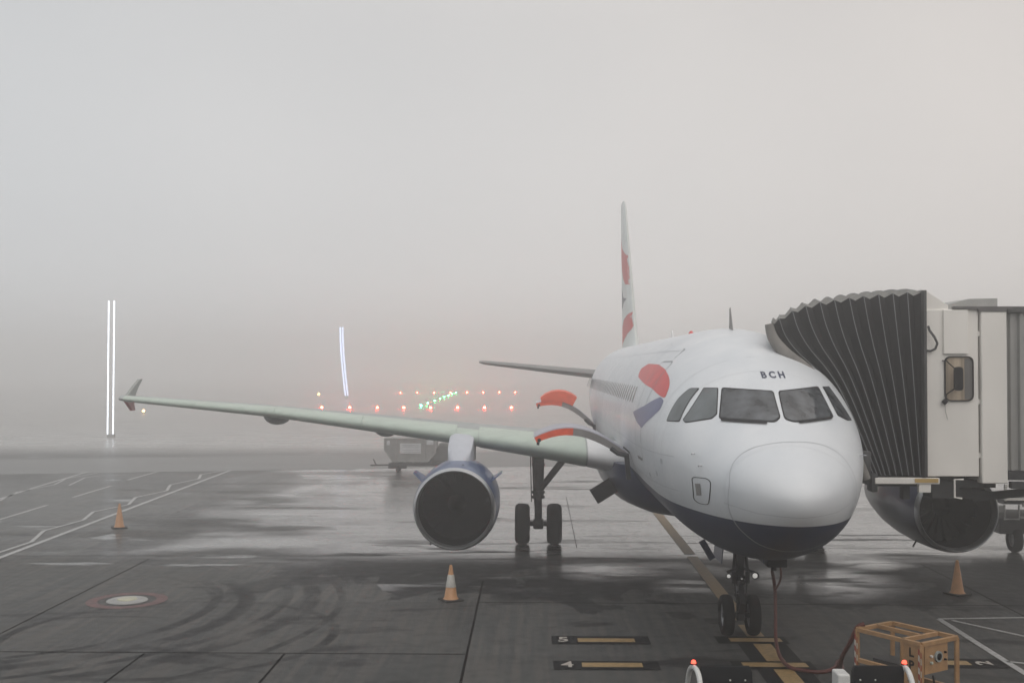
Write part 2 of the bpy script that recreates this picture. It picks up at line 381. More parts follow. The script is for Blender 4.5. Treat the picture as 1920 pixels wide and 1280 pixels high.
# antennas and beacon
a = MB(); a.prism([(5.35, 5.86), (5.75, 5.90), (5.72, 6.30), (5.62, 6.32)], -.065, -.055, 'X'); build('blade_antenna', a, M_dgrey, fus)
a = MB(); a.lathe([(0, .07), (.06, .065), (.11, .03), (.12, .002)], (0, 11.5, 5.93), 'Z', 16, True); build('beacon', a, M_red, fus, True)
for yy in (15.0,):
    a = MB(); a.prism([(yy, 5.92), (yy + .35, 5.92), (yy + .33, 6.18), (yy + .22, 6.18)], -.012, .012, 'X'); build('blade_antenna', a, M_white, fus)
a = MB(); a.tube([(-1.07, 6.9, 5.61), (-1.09, 5.8, 5.53), (-1.07, 4.85, 5.475)], .008, 6); a.tube([(-1.07, 4.85, 5.475), (-1.25, 4.8, 5.32), (-1.42, 4.78, 5.14)], .008, 6)
build('hull_lines', a, M_line, fus)  # thin bent lines lying on the upper hull
# belly fairing
bf = MB(); rings = []
for y, sx, zb in [(8.2, .6, 1.85), (9.0, 1.35, 1.70), (10, 1.95, 1.62), (11.5, 2.2, 1.56), (14, 2.25, 1.53), (17, 2.2, 1.55), (18.5, 1.9, 1.63), (20, 1.0, 1.8), (20.6, .4, 1.9)]:
    rings.append([(sx * math.copysign(abs(math.cos(t)) ** .62, math.cos(t)), y, (2.85 if math.sin(t) > 0 else 2.85) + (0.05 if math.sin(t) > 0 else 2.85 - zb) * math.copysign(abs(math.sin(t)) ** .75, math.sin(t))) for t in [2 * PI * k / 40 for k in range(40)]])
bf.loft(rings); build('belly_fairing', bf, M_navy, plane, True)

# ---- wings
def wpar(X):
    a = abs(X); le = 10.35 + (a - 1.9) * .507
    te = 16.9 if a < 6.4 else 16.9 + (a - 6.4) * (19.65 - 16.9) / (17 - 6.4)
    zc = np.interp(a, [0, 1.9, 3.8, 5.75, 11.4, 17], [2.72, 2.88, 3.12, 3.32, 3.82, 4.15])
    th = np.interp(a, [0, 1.9, 5.75, 11.4, 17], [.92, .86, .56, .33, .17])
    return le, te, float(zc), float(th)
AF = [(0, 0), (.008, .16), (.03, .31), (.07, .44), (.14, .56), (.25, .64), (.38, .62), (.55, .48), (.75, .27), (1, .02)]
def airfoil(X, c0=0., c1=1., grow_=0.):
    le, te, zc, th = wpar(X); ch = te - le; pts = []
    up = [(c, t) for c, t in AF if c0 <= c <= c1]
    for c, t in up: pts.append((X, le + c * ch - grow_ * (1 - c), zc + t * th * .85 + grow_ * (c > 0)))
    for c, t in up[::-1]:
        if c > 0 or not up[0][0] == 0 or c != 0: pts.append((X, le + c * ch - grow_ * (1 - c), zc - t * th * .72 - grow_ * (c > 0)))
    return pts
def make_wing(sg):
    xs = [1.2, 1.9, 2.6, 3.8, 5, 5.75, 6.4, 8, 10, 12, 14, 16, 16.5, 16.78]
    w_ = build('wing', MB().loft([airfoil(sg * x) for x in xs]), M_wing, plane, True, auto=50)
    # root leading edge, painted white
    build('wing_root', MB().loft([airfoil(sg * x, 0, .14, .012) for x in (1.75, 2.1, 2.62)]), M_white, w_, True, auto=50)
    # slats in five lengths with hairline gaps
    for a, b in ((2.66, 5.35), (5.95, 8.6), (8.608, 11.3), (11.308, 14.0), (14.008, 16.6)):
        k = [a + (b - a) * i / 4 for i in range(5)]
        build('slat', MB().loft([airfoil(sg * x, 0, .14, .014) for x in k]), M_slat, w_, True, auto=50)
    build('slat', MB().loft([airfoil(sg * x, 0, .07, .010) for x in (5.36, 5.65, 5.94)]), M_slat, w_, True, auto=50)
    # flap track fairings
    for x, ln in ((8.3, 2.6), (11.8, 2.2), (4.9, 2.6)):
        le, te, zc, th = wpar(x); f = MB(); rr = []
        for i in range(11):
            t = i / 10; r = .30 * math.sin(PI * (t * .92 + .04)) ** .6
            rr.append([(sg * x + r * math.cos(q) * 1.2, te - ln * .75 + ln * t, zc - .20 - .1 * t + (.04 if x > 5 else -.02) + r * (.95 if math.sin(q) < 0 else .8) * math.sin(q)) for q in [2 * PI * k / 16 for k in range(16)]])
        build('flap_fairing', f.loft(rr), mat('fairing_grey', (.16, .165, .17), .5), w_, True)
    # wingtip fence: an upper and a lower raked blade
    le, te, zc, th = wpar(17); f = MB(); X = sg * 16.79
    f.loft([[(X + sg * dx - .03, y0, z), (X + sg * dx + .03, y0 + .1, z), (X + sg * dx + .02, y1, z), (X + sg * dx - .02, y1, z)] for z, y0, y1, dx in ((zc - .02, le + .35, le + 1.3, 0), (zc + .28, le + .7, le + 1.3, -.10), (zc + .58, le + 1.1, le + 1.45, -.20))])
    build('wingtip_fence', f, M_wing, w_)
    f = MB(); f.loft([[(X + sg * dx - .03, y0, z), (X + sg * dx + .03, y0 + .1, z), (X + sg * dx + .02, y1, z), (X + sg * dx - .02, y1, z)] for z, y0, y1, dx in ((zc - .03, le + .3, le + 1.2, 0), (zc - .42, le + .9, le + 1.25, -.04))])
    build('wingtip_fence', f, M_red if sg < 0 else M_wing, w_)
    f = MB(); f.lathe([(-.07, .002), (-.05, .04), (0, .06), (.1, .05)], (sg * 16.72, le + .02, zc), 'Y', 12, True)
    build('navigation_light', f, mat('nav_lamp', (.8, .9, .85), .2, emit=(.8, 1, .9), es=.8), w_, True)
    return w_
wingS = make_wing(-1); wingP = make_wing(1)
# landing light housing hanging below the starboard wing root
for sg in (-1,):
    f = MB(); f.beam((sg * 2.0, 10.75, 2.28), (sg * 2.48, 10.75, 1.98), .30, .36, (0, 0, 1)); build('ram_air_inlet', f, M_dark, plane)

# ---- engines
def make_engine(sg):
    X, Y0, Z = sg * 5.78, 9.25, 1.84
    nac = MB(); nac.lathe([(.16, .955), (.35, .985), (.8, 1.01), (1.6, 1.02), (2.6, .99), (3.6, .90), (4.6, .74), (5.1, .64), (5.12, .60), (4.4, .60)], (X, Y0, Z), 'Y', 72)
    e = build('engine', nac, M_navy if sg > 0 else M_blue, plane, True, auto=50)
    lip = MB(); lip.lathe([(.175, .958), (.09, .943), (.03, .925), (0, .90), (.02, .885), (.07, .872), (.16, .865), (.28, .86)], (X, Y0, Z), 'Y', 72); build('inlet_lip', lip, M_lip, e, True, auto=60)
    d = MB(); d.lathe([(.28, .86), (.6, .865), (1.1, .87), (1.46, .87)], (X, Y0, Z), 'Y', 64); build('inlet_duct', d, mat('duct_liner', (.012, .012, .013), .6, spec=.2), e, True)
    fb = MB(); fb.lathe([(1.45, .87), (1.45, .0)], (X, Y0, Z), 'Y', 48)
    for k in range(22):
        a0 = 2 * PI * k / 22; rows = []
        for r in (.22, .45, .65, .83):
            tw = .5 + .55 * r; hw_ = .085 + .05 * r
            c_, s_ = math.cos(a0 + .12 * r), math.sin(a0 + .12 * r); tx, tz = -s_, c_
            rows.append([(X + c_ * r + tx * hw_ * math.sin(tw) * q, Y0 + 1.12 + hw_ * math.cos(tw) * q, Z + s_ * r + tz * hw_ * math.sin(tw) * q) for q in (-1, 0, 1)])
        fb.loft(rows, closed=False, cap=False)
    build('fan', fb, M_blade, e)
    s = MB(); s.lathe([(.68, .003), (.72, .05), (.82, .12), (1.0, .20), (1.12, .24)], (X, Y0, Z), 'Y', 32); build('spinner', s, M_dark, e, True)
    # blue upper cowl, strakes
    for q in (-1, 1):
        t = MB(); ang = math.radians(35)
        n_ = Vector((q * math.cos(ang), 0, math.sin(ang))); o_ = Vector((X, 0, Z)); tt = Vector((-n_.z * q, 0, n_.x * q)) * .012
        pts = [(Y0 + .75, 1.0), (Y0 + 1.15, 1.30), (Y0 + 1.75, 1.30), (Y0 + 1.95, 1.0)]
        t.loft([[o_ + n_ * r + Vector((0, y, 0)) + tt * k for y, r in pts] for k in (-1, 1)]); build('strake', t, M_blue, e)
    # pylon
    le, te, zc, th = wpar(5.78)
    p = MB(); rr = []
    for y, z0, z1, hw_ in ((Y0 + 1.35, Z + .93, Z + .98, .10), (Y0 + 1.55, Z + .9, Z + 1.12, .24), (Y0 + 2.1, Z + .85, Z + 1.33, .30), (Y0 + 2.8, Z + .85, zc + .05, .31), (Y0 + 3.4, Z + .85, zc + .12, .30), (Y0 + 4.6, Z + .8, zc - .02, .28), (Y0 + 6.2, Z + .9, zc - .05, .06)):
        rr.append([(X - hw_, y, z0), (X - hw_, y, z1 - .06), (X - hw_ * .6, y, z1), (X + hw_ * .6, y, z1), (X + hw_, y, z1 - .06), (X + hw_, y, z0)])
    build('pylon', p.loft(rr), M_pylon, e, True, auto=40)
    b = MB(); b.lathe([(0, .03), (.01, .03)], (X + .18 * (1 if sg < 0 else -1) - .0, Y0 + .45, Z + .995), 'Z', 10, True); build('cowl_port', b, M_gask, e)
    b = MB(); b.tube([(X - .55, Y0 + 1.2, Z - .82), (X - .66, Y0 + 1.15, Z - .98)], .02, 6); build('drain_mast', b, M_gear, e)
    return e
make_engine(-1); make_engine(1)

# ---- tail
FINM = mat('fin_white', (.62, .66, .64), .4, var=.06)
fin = MB(); rr = []
for z, y0, y1, t in ((5.6, 25.2, 32.2, .26), (6.1, 26.3, 32.35, .24), (6.8, 27.0, 32.45, .22), (8.5, 28.35, 32.7, .18), (10.5, 29.9, 33.0, .13), (12.0, 31.05, 33.2, .10), (12.28, 31.5, 33.2, .05)):
    c = y1 - y0; rr.append([(s_ * t * q, y0 + c * u, z) for u, q, s_ in ((0, 0, 1), (.04, .5, 1), (.15, .85, 1), (.35, 1, 1), (.7, .6, 1), (1, .05, 1), (1, .05, -1), (.7, .6, -1), (.35, 1, -1), (.15, .85, -1), (.04, .5, -1))])
finO = build('tail_fin', fin.loft(rr), FINM, plane, True, auto=50)
finbv = BVHTree.FromPolygons([Vector(v) for v in fin.v], fin.f)
def fin_patch(poly, m):
    global BV
    k = BV; BV = finbv; decal('fin_ribbon', poly, 'star', .006, m, finO, .10, .12); BV = k
FIN_R = mat('fin_red', (.55, .035, .035), .5, var=.1); FIN_B = mat('fin_blue', (.035, .045, .08), .5)
fin_patch([(32.6, 10.88), (31.06, 10.23), (28.46, 9.44), (26.77, 9.25), (26.14, 8.3), (29.18, 8.52), (31.3, 9.29), (32.5, 10.2)], FIN_R)
fin_patch([(32.4, 8.83), (31.31, 8.45), (29.55, 7.99), (28.47, 7.90), (30.69, 7.62), (32.2, 7.59)], FIN_B)
fin_patch([(25.83, 7.35), (24.92, 6.9), (26.15, 6.78), (28.49, 6.27), (32.0, 6.0), (32.2, 6.35), (31.3, 6.78), (27.45, 7.3)], FIN_R)
for sg in (-1, 1):
    s = MB(); rr = []
    for x, y0, y1, z, t in ((.6, 27.9, 31.8, 4.78, .2), (1.2, 28.3, 31.9, 4.84, .19), (6.0, 31.0, 32.8, 5.33, .09), (6.22, 31.3, 32.85, 5.36, .05)):
        c = y1 - y0; rr.append([(sg * x, y0 + c * u, z + t * q) for u, q in ((0, 0), (.04, .5), (.2, .95), (.4, 1), (.8, .4), (1, 0), (.8, -.4), (.4, -1), (.2, -.95), (.04, -.5))])
    build('horizontal_tail', s.loft(rr), mat('tail_grey', (.20, .20, .195), .5), plane, True, auto=50)

# ---- landing gear
def wheel(name, x, y, r, wd, root, dish=1):
    q = MB(); h = wd / 2
    q.lathe([(-h * .55, r * .58), (-h * .92, r * .66), (-h, r * .80), (-h * .86, r * .93), (-h * .5, r * .99), (0, r), (h * .5, r * .99), (h * .86, r * .93), (h, r * .80), (h * .92, r * .66), (h * .55, r * .58)], (x, y, r), 'X', 40)
    o = build(name, q, M_tyre, root, True, auto=60)
    q = MB(); q.lathe([(-h * .6, r * .60), (-h * .62, r * .54), (-h * .3, r * .48), (-h * .25, r * .2), (-h * .5, r * .16), (-h * .5, .001)], (x, y, r), 'X', 28)
    q.lathe([(h * .6, r * .60), (h * .62, r * .54), (h * .3, r * .48), (h * .25, r * .2), (h * .5, r * .16), (h * .5, .001)], (x, y, r), 'X', 28)
    q.lathe([(-h * .6, r * .58), (h * .6, r * .58)], (x, y, r), 'X', 28)
    build('rim', q, M_rim, o, True); return o
def nose_gear():
    y = 5.07; q = MB()
    q.cyl((0, y - .12, 1.95), (0, y - .03, 1.02), .085, .085, 18); q.cyl((0, y - .03, 1.05), (0, y, .36), .062, .062, 18)
    for z in (1.02, 1.12, .78): q.cyl((0, y - .03, z - .03), (0, y - .03, z + .03), .115, .115, 18)
    q.mi = 0; q.cyl((-.33, y, .38), (.33, y, .38), .05, .05, 14)
    q.beam((0, y - .1, .98), (0, y - .34, .68), .10, .05); q.beam((0, y - .34, .68), (0, y - .05, .36), .10, .05)   # scissor links
    q.box((0, y - .05, .38), (.16, .2, .16), bev=.03)
    for s in (-1, 1):
        q.cyl((s * .06, y - .1, 1.9), (s * .15, y - .1, 1.15), .035, .03, 10)
        q.cyl((s * .13, y - .14, 1.24), (s * .13, y - .14, 1.02), .045, .045, 12)
        q.beam((s * .05, y - .1, 1.30), (s * .26, y - .12, 1.22), .05, .05)
    q.beam((0, y - .02, 1.25), (0, y + 1.1, 1.95), .09, .09)
    q.tube([(.1, y - .12, 1.7), (.13, y - .16, 1.2), (.1, y - .15, .85), (.05, y - .12, .5)], .014, 6)
    q.tube([(-.09, y - .12, 1.7), (-.13, y - .15, 1.15), (-.1, y - .16, .8), (-.04, y - .12, .5)], .012, 6)
    g = build('nose_gear', q, M_gear, plane, True)
    c = MB(); c.cyl((0, y - .035, .96), (0, y, .80), .068, .068, 18); build('shock_strut', c, M_gearl, g, True)
    wheel('nose_wheel', -.25, y, .385, .225, g); wheel('nose_wheel', .25, y, .385, .225, g)
    lampm = mat('taxi_lamp', (.9, .9, .88), .1, emit=(1, .98, .92), es=.25)
    for x, z, r in ((-.245, 1.17, .055), (.255, 1.18, .075), (0.0, 1.12, .018)):
        c = MB(); c.lathe([(.12, r * .4), (.08, r * .9), (0, r), (-.01, r * .95)], (x, y - .26, z), 'Y', 18, False); h = build('light_housing', c, M_gear, g, True)
        c = MB(); c.lathe([(.0, r * .66), (-.012, r * .4), (-.016, .001)], (x - r * .1, y - .26, z), 'Y', 18); build('lens', c, lampm, h, True)
    # gear doors and the ground power flap
    for s in (-1, 1):
        c = MB(); c.beam((s * .36, y + .1, 1.80), (s * .40, y + .1, 1.42), .02, .9, (0, 1, 0)); build('gear_door', c, M_navy, g)
    c = MB(); c.box((.47, y - 1.05, 1.60), (.36, .3, .20), bev=.02); build('power_panel', c, M_dark, plane)
    c = MB(); c.beam((-.86, y - .9, 1.94), (-.66, y - .9, 1.60), .035, .12); build('gear_flap', c, M_navy, plane)
    return g
nose_gear()
def main_gear(sg):
    X, y = sg * 3.79, 16.11; q = MB()
    q.cyl((X - sg * .02, y, 3.3), (X, y, 1.35), .165, .155, 20); q.cyl((X, y, 1.4), (X, y, .55), .11, .11, 18)
    q.cyl((X - .46, y, .585), (X + .46, y, .585), .075, .075, 14); q.box((X, y, .585), (.30, .26, .3), bev=.05)
    q.beam((X + sg * .17, y - .12, 3.1), (X + sg * .12, y - .1, 1.5), .07, .16); q.cyl((X + sg * .12, y - .1, 1.5), (X + sg * .05, y, .7), .03, .03, 8)
    q.beam((X, y - .16, 1.45), (X, y - .42, 1.0), .12, .05); q.beam((X, y - .42, 1.0), (X, y - .1, .6), .12, .05)
    for z in (1.36, 1.5, 2.3): q.cyl((X, y, z - .035), (X, y, z + .035), .19, .19, 18)
    q.beam((X + sg * .30, y - .05, 3.05), (X + sg * .36, y - .05, 2.7), .03, .3)
    for s in (-1, 1): q.cyl((X + s * .24, y, .585), (X + s * .30, y, .585), .2, .2, 18)
    g = build('main_gear', q, M_gear, plane, True)
    c = MB(); c.cyl((X - sg * .08, y - .05, 1.62), (X - sg * .96, y - .05, 2.75), .095, .105, 14); c.box((X - sg * .82, y - .05, 2.58), (.26, .2, .26), Matrix.Rotation(sg * .65, 3, 'Y'), .04)
    c.cyl((X - sg * .1, y - .05, 3.0), (X - sg * .62, y - .05, 2.62), .035, .035, 8); c.cyl((X - sg * .62, y - .05, 2.62), (X - sg * .85, y - .05, 2.85), .03, .03, 8); c.cyl((X - sg * .40, y - .05, 2.78), (X - sg * .72, y - .05, 2.98), .02, .02, 8)
    build('side_brace', c, M_gear, g, True)
    c = MB(); c.beam((X + sg * .24, y + .1, 3.05), (X + sg * .20, y + .1, 1.25), .03, .75, (0, 1, 0)); build('gear_door', c, M_gear, g)
    for s in (-1, 1): wheel('main_wheel', X + s * .4635, y, .585, .43, g)
main_gear(-1); main_gear(1)

# ---- open cargo doors (curved panels hinged at the top of the hold opening)
def cargo_door(y0, y1, lift, skin_m, orange_lined, bulge=0):
    H = Vector((-2.0, 0, 3.28)); pts = []
    for i in range(13):
        t = i / 12; x = -1.92 * t; z = .52 * math.sin(PI * (t * .78 + .02)) - .05
        c_, s_ = math.cos(lift), math.sin(lift); pts.append(Vector((H.x + x * c_ + z * s_ * 1, 0, H.z - x * s_ + z * c_)))
    nrm = []
    for i in range(13):
        d = (pts[min(i + 1, 12)] - pts[max(i - 1, 0)]).normalized(); nn = Vector((d.z, 0, -d.x)); nrm.append(nn if nn.z > 0 else -nn)
    sk = MB(); sk.loft([[pts[i] + nrm[i] * .065 + Vector((0, y0, 0)), pts[i] + nrm[i] * .085 + Vector((0, y0 + .02, 0)), pts[i] + nrm[i] * .085 + Vector((0, y1, 0)), pts[i] + nrm[i] * .065 + Vector((0, y1, 0))] for i in range(13)])
    d = build('cargo_door', sk, skin_m, plane, True, auto=40)
    for yy in (y0, y1 - .06):
        fr = MB()
        for a, b, mi in ((0, 7, 1), (7, 12, 0)):
            fr.mi = mi
            fr.loft([[pts[i] - nrm[i] * (.055 + .035 * math.sin(PI * i / 12)) + Vector((0, yy - .02, 0)), pts[i] + nrm[i] * .06 + Vector((0, yy - .02, 0)), pts[i] + nrm[i] * .06 + Vector((0, yy + .05, 0)), pts[i] - nrm[i] * (.055 + .035 * math.sin(PI * i / 12)) + Vector((0, yy + .05, 0))] for i in range(a, b + 1)])
        build('door_frame', fr, [M_orange, M_dgrey], d)
    ln = MB(); ln.mi = 0
    ln.loft([[pts[i] + nrm[i] * .04 + Vector((0, y0 + .05, 0)), pts[i] + nrm[i] * .05 + Vector((0, y0 + .05, 0)), pts[i] + nrm[i] * .05 + Vector((0, y1 - .07, 0)), pts[i] + nrm[i] * .04 + Vector((0, y1 - .07, 0))] for i in range(1, 12)]); build('door_lining', ln, M_orange if orange_lined else M_dgrey, d)
    hn = MB()
    hn.beam(pts[0] + Vector((.02, y0, .04)), Vector((-1.93, y0, 2.75)), .10, .12, (0, 1, 0)); hn.tube([pts[2] + Vector((0, y0 - .03, -.06)), pts[1] + Vector((0, y0 - .03, -.07)), pts[0] + Vector((.02, y0 - .03, 0))], .05, 8)
    build('hinge_arm', hn, M_gear, d)
    lt = MB()
    for t in (12,): lt.cyl(pts[t] + Vector((.08, y0 - .03, .0)), pts[t] + Vector((.08, y0 + .04, 0)), .04, .04, 10)
    lt.tube([pts[12] + Vector((.06, y0 - .02, -.04)), pts[12] + Vector((.05, y0 - .02, -.1))], .03, 8)
    build('latch', lt, M_gask, d)
    return d, pts, nrm
cargo_door(7.3, 9.0, .02, mat('door_skin', (.36, .36, .41), .45), 0)
dd, dp, dn = cargo_door(19.4, 21.0, .20, mat('aft_door_skin', (.55, .55, .60), .35), 1)
bl = MB(); bl.loft([[dp[i] + dn[i] * .06 + Vector((0, 19.36, 0)), dp[i] + dn[i] * (.10 + .30 * math.sin(PI * (i - 2) / 9.6) ** .7) + Vector((0, 19.36, 0)), dp[i] + dn[i] * (.10 + .34 * math.sin(PI * (i - 2) / 9.6) ** .7) + Vector((0, 20.2, 0)), dp[i] + dn[i] * .14 + Vector((0, 20.95, 0))] for i in range(5, 12)])
build('door_liner', bl, M_orange, dd, True)

# ------------------------------------------------------------------ GROUND
def ground_mat():
    m = bpy.data.materials.new('wet_apron'); m.use_nodes = True; t = m.node_tree; n = t.nodes; l = t.links
    b = n['Principled BSDF']; co = n.new('ShaderNodeTexCoord')
    sep = n.new('ShaderNodeSeparateXYZ'); l.new(co.outputs['Object'], sep.inputs[0])
    def math_(op, a, b_=None, c=None, clamp=False):
        q = n.new('ShaderNodeMath'); q.operation = op; q.use_clamp = clamp
        for i, v in enumerate((a, b_, c)):
            if v is None: continue
            if isinstance(v, (int, float)): q.inputs[i].default_value = v
            else: l.new(v, q.inputs[i])
        return q.outputs[0]
    def noise(sc_, st=(1, 1, 1), det=6, dist=0, loc=(0, 0, 0)):
        mp = n.new('ShaderNodeMapping'); mp.inputs['Scale'].default_value = st; mp.inputs['Location'].default_value = loc; l.new(co.outputs['Object'], mp.inputs[0])
        z = n.new('ShaderNodeTexNoise'); z.inputs['Scale'].default_value = sc_; z.inputs['Detail'].default_value = det; z.inputs['Distortion'].default_value = dist
        l.new(mp.outputs[0], z.inputs['Vector']); return z.outputs['Fac']
    def ramp(v, a, b_, c0=0, c1=1):
        q = n.new('ShaderNodeMapRange'); q.interpolation_type = 'SMOOTHSTEP'; q.inputs[1].default_value = a; q.inputs[2].default_value = b_; q.inputs[3].default_value = c0; q.inputs[4].default_value = c1
        l.new(v, q.inputs[0]); return q.outputs[0]
    def mixc(f, a, b_, mode='MIX'):
        q = n.new('ShaderNodeMix'); q.data_type = 'RGBA'; q.blend_type = mode
        if isinstance(f, float): q.inputs[0].default_value = f
        else: l.new(f, q.inputs[0])
        for i, v in ((6, a), (7, b_)):
            if isinstance(v, tuple): q.inputs[i].default_value = (*v, 1)
            else: l.new(v, q.inputs[i])
        return q.outputs[2]
    X, Y = sep.outputs['X'], sep.outputs['Y']
    n1 = noise(.35, det=8); n2 = noise(3.5, det=8); n3 = noise(60, det=3); nbr = noise(1.2, (6, .22, 1), 5); nb2 = noise(.9, (.25, 1.6, 1), 6, .6)
    base = mixc(ramp(n1, .35, .68), (.034, .038, .038), (.066, .068, .065))
    base = mixc(ramp(nbr, .40, .66, 0, .6), base, (.105, .094, .083))          # broom streaks
    base = mixc(ramp(n2, .55, .75, 0, .5), base, (.020, .022, .022))
    # scrubby scale
    base = mixc(ramp(n3, .35, .7, 0, .5), base, (.105, .104, .10))
    # oil and water darkening
    oil = ramp(noise(.55, (.6, 1.6, 1), 7, .8, (3, 1, 0)), .56, .66, 0, .75)
    base = mixc(oil, base, (.010, .010, .011))
    fx = math_('FLOOR', math_('DIVIDE', math_('ADD', X, 5.16), 5.7)); fy = math_('FLOOR', math_('DIVIDE', math_('SUBTRACT', Y, 3.45), 4.5))
    cb_ = n.new('ShaderNodeCombineXYZ'); l.new(fx, cb_.inputs[0]); l.new(fy, cb_.inputs[1]); wn_ = n.new('ShaderNodeTexWhiteNoise'); l.new(cb_.outputs[0], wn_.inputs[0])
    sl = n.new('ShaderNodeMapRange'); sl.inputs[3].default_value = .78; sl.inputs[4].default_value = 1.22; l.new(wn_.outputs[0], sl.inputs[0])
    vm_ = n.new('ShaderNodeVectorMath'); vm_.operation = 'SCALE'; l.new(base, vm_.inputs[0]); l.new(sl.outputs[0], vm_.inputs['Scale']); base = vm_.outputs[0]
    # rubber turning marks: arcs of rings
    arcs = None
    for cx, cy, r, wd, x0, seed in ((-15.2, 6.97, 5.05, .13, -13.6, 0), (-16.1, 7.14, 5.25, .09, -14.5, 3), (-15.8, 7.45, 6.98, .13, -14.3, 5), (-15.8, 7.45, 6.45, .07, -14.3, 9), (-15.2, 6.97, 4.35, .06, -14, 2), (-10.9, 4.8, 3.1, .07, -40, 7), (-16.4, 7.0, 8.3, .06, -14, 4)):
        dx = math_('SUBTRACT', X, cx); dy = math_('SUBTRACT', Y, cy)
        d = math_('SQRT', math_('ADD', math_('MULTIPLY', dx, dx), math_('MULTIPLY', dy, dy)))
        k = math_('ABSOLUTE', math_('SUBTRACT', d, r)); a = ramp(k, wd, wd * 1.9, 1, 0)
        a = math_('MULTIPLY', a, ramp(X, x0 - 2, x0, 0, 1)) if x0 > -30 else a
        a = math_('MULTIPLY', a, ramp(Y, 9.2, 11, 1, 0)); a = math_('MULTIPLY', a, ramp(noise(.8, det=5, loc=(seed, seed, 0)), .38, .6, .15, .9))
        arcs = a if arcs is None else math_('MAXIMUM', arcs, a)
    base = mixc(arcs, base, (.008, .0085, .009))
    # standing water: a big sheet round the aircraft with a ragged near edge, and thin films farther out
    edge = math_('ADD', Y, ramp(noise(.45, (1, .7, 1), 12, .8, (11, 4, 0)), .25, .75, -3.2, 3.2))
    edge = math_('ADD', edge, ramp(X, -4.5, -.5, 0, 1.9))
    yj = math_('ADD', Y, ramp(noise(.3, (.4, 1, 1), 8, .6, (31, 7, 0)), .25, .75, -3.0, 3.0))
    xj = math_('ADD', X, ramp(noise(.25, (1, .5, 1), 8, .6, (3, 27, 0)), .25, .75, -3.5, 3.5))
    def blob(cx, cy, rx, ry):
        a = math_('DIVIDE', math_('SUBTRACT', X, cx), rx); c = math_('DIVIDE', math_('SUBTRACT', Y, cy), ry)
        return ramp(math_('SQRT', math_('ADD', math_('MULTIPLY', a, a), math_('MULTIPLY', c, c))), .2, 1.25, 1, 0)
    spots = None
    for bl_ in ((-1.9, 11.8, 1.7, 1.5), (3.1, 10.6, 1.9, 2.4), (-.4, 9.9, .9, 1.2), (-.7, 15.4, 1.6, 1.3), (4.9, 13.2, 1.2, 1.3), (-3.6, 14.3, 1.2, .8), (-12.2, 13.7, 1.6, .35)):
        q_ = blob(*bl_); spots = q_ if spots is None else math_('MAXIMUM', spots, q_)
    spots = math_('MULTIPLY', spots, ramp(noise(1.1, (.45, 1.4, 1), 8, .8, (2, 8.3, 0)), .34, .58, .1, 1))
    damp = math_('MULTIPLY', ramp(edge, 9.6, 9.9), ramp(X, -13, -8.5))
    sheet = math_('MULTIPLY', damp, math_('MULTIPLY', ramp(Y, 12.4, 15), ramp(nb2, .36, .52, .1, 1)))
    glint = math_('MULTIPLY', damp, ramp(noise(.33, (.45, 1.3, 1), 6, .5, (2, 8.3, 0)), .58, .68, 0, .6))
    sheet = math_('MAXIMUM', math_('MAXIMUM', sheet, glint), spots)
    far = math_('MULTIPLY', ramp(yj, 12.0, 17.0), ramp(noise(.22, (.5, 1.5, 1), 6, .7, (5, 9, 0)), .33, .52, .15, 1))
    far = math_('MULTIPLY', far, ramp(xj, -17.5, -11.5, .25, 1))
    far = math_('MAXIMUM', far, ramp(Y, 42, 60))
    puds = math_('MULTIPLY', ramp(noise(.5, (.5, 1.3, 1), 5, .5, (21, 3, 0)), .63, .68), ramp(Y, 8, 13))
    wet = math_('MAXIMUM', math_('MAXIMUM', sheet, math_('MULTIPLY', far, .95)), math_('MULTIPLY', puds, .7), clamp=True)
    base = mixc(math_('MULTIPLY', damp, .85), base, (.009, .010, .011))
    base = mixc(math_('MULTIPLY', wet, .5), base, (.010, .011, .012))
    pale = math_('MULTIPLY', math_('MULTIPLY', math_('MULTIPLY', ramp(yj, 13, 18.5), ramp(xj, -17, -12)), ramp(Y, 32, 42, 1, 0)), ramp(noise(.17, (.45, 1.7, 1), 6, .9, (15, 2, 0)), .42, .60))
    base = mixc(math_('MULTIPLY', pale, .85), base, (.19, .185, .18))  # bright damp sheen put into the colour as pale patches
    base = mixc(ramp(Y, 46, 58, 0, .9), base, mixc(ramp(n1, .3, .7), (.30, .29, .275), (.40, .39, .37)))      # far ground painted lighter for the bright haze at the horizon
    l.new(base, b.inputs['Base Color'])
    l.new(math_('MULTIPLY', math_('MULTIPLY', wet, .8), ramp(Y, 38, 58, 1, 0)), b.inputs['Coat Weight']); b.inputs['Coat Roughness'].default_value = .16
    rough = math_('ADD', ramp(n2, .3, .7, .60, .72), ramp(n1, .35, .65, -.06, .05))
    l.new(ramp(wet, 0, 1, .22, .5), b.inputs['Specular IOR Level'])
    rw = math_('ADD', math_('ADD', ramp(nb2, .35, .65, .12, .26), ramp(n2, .4, .7, 0, .10)), ramp(Y, 45, 95, 0, .2))
    q = n.new('ShaderNodeMix'); q.data_type = 'FLOAT'; l.new(wet, q.inputs[0]); l.new(rough, q.inputs[2]); l.new(rw, q.inputs[3]); l.new(q.outputs[0], b.inputs['Roughness'])
    bp = n.new('ShaderNodeBump'); bp.inputs['Distance'].default_value = .012
    l.new(ramp(wet, 0, 1, .45, .05), bp.inputs['Strength'])
    l.new(math_('ADD', math_('MULTIPLY', n3, .6), math_('MULTIPLY', n2, .8)), bp.inputs['Height']); l.new(bp.outputs[0], b.inputs['Normal'])
    return m
def sheet(name, polys, z, m, mi=None):
    q = MB()
    for p in polys: q.add([(x, y, z) for x, y in p], [tuple(range(len(p)))])
    return tag(build(name, q, m), kind='structure')
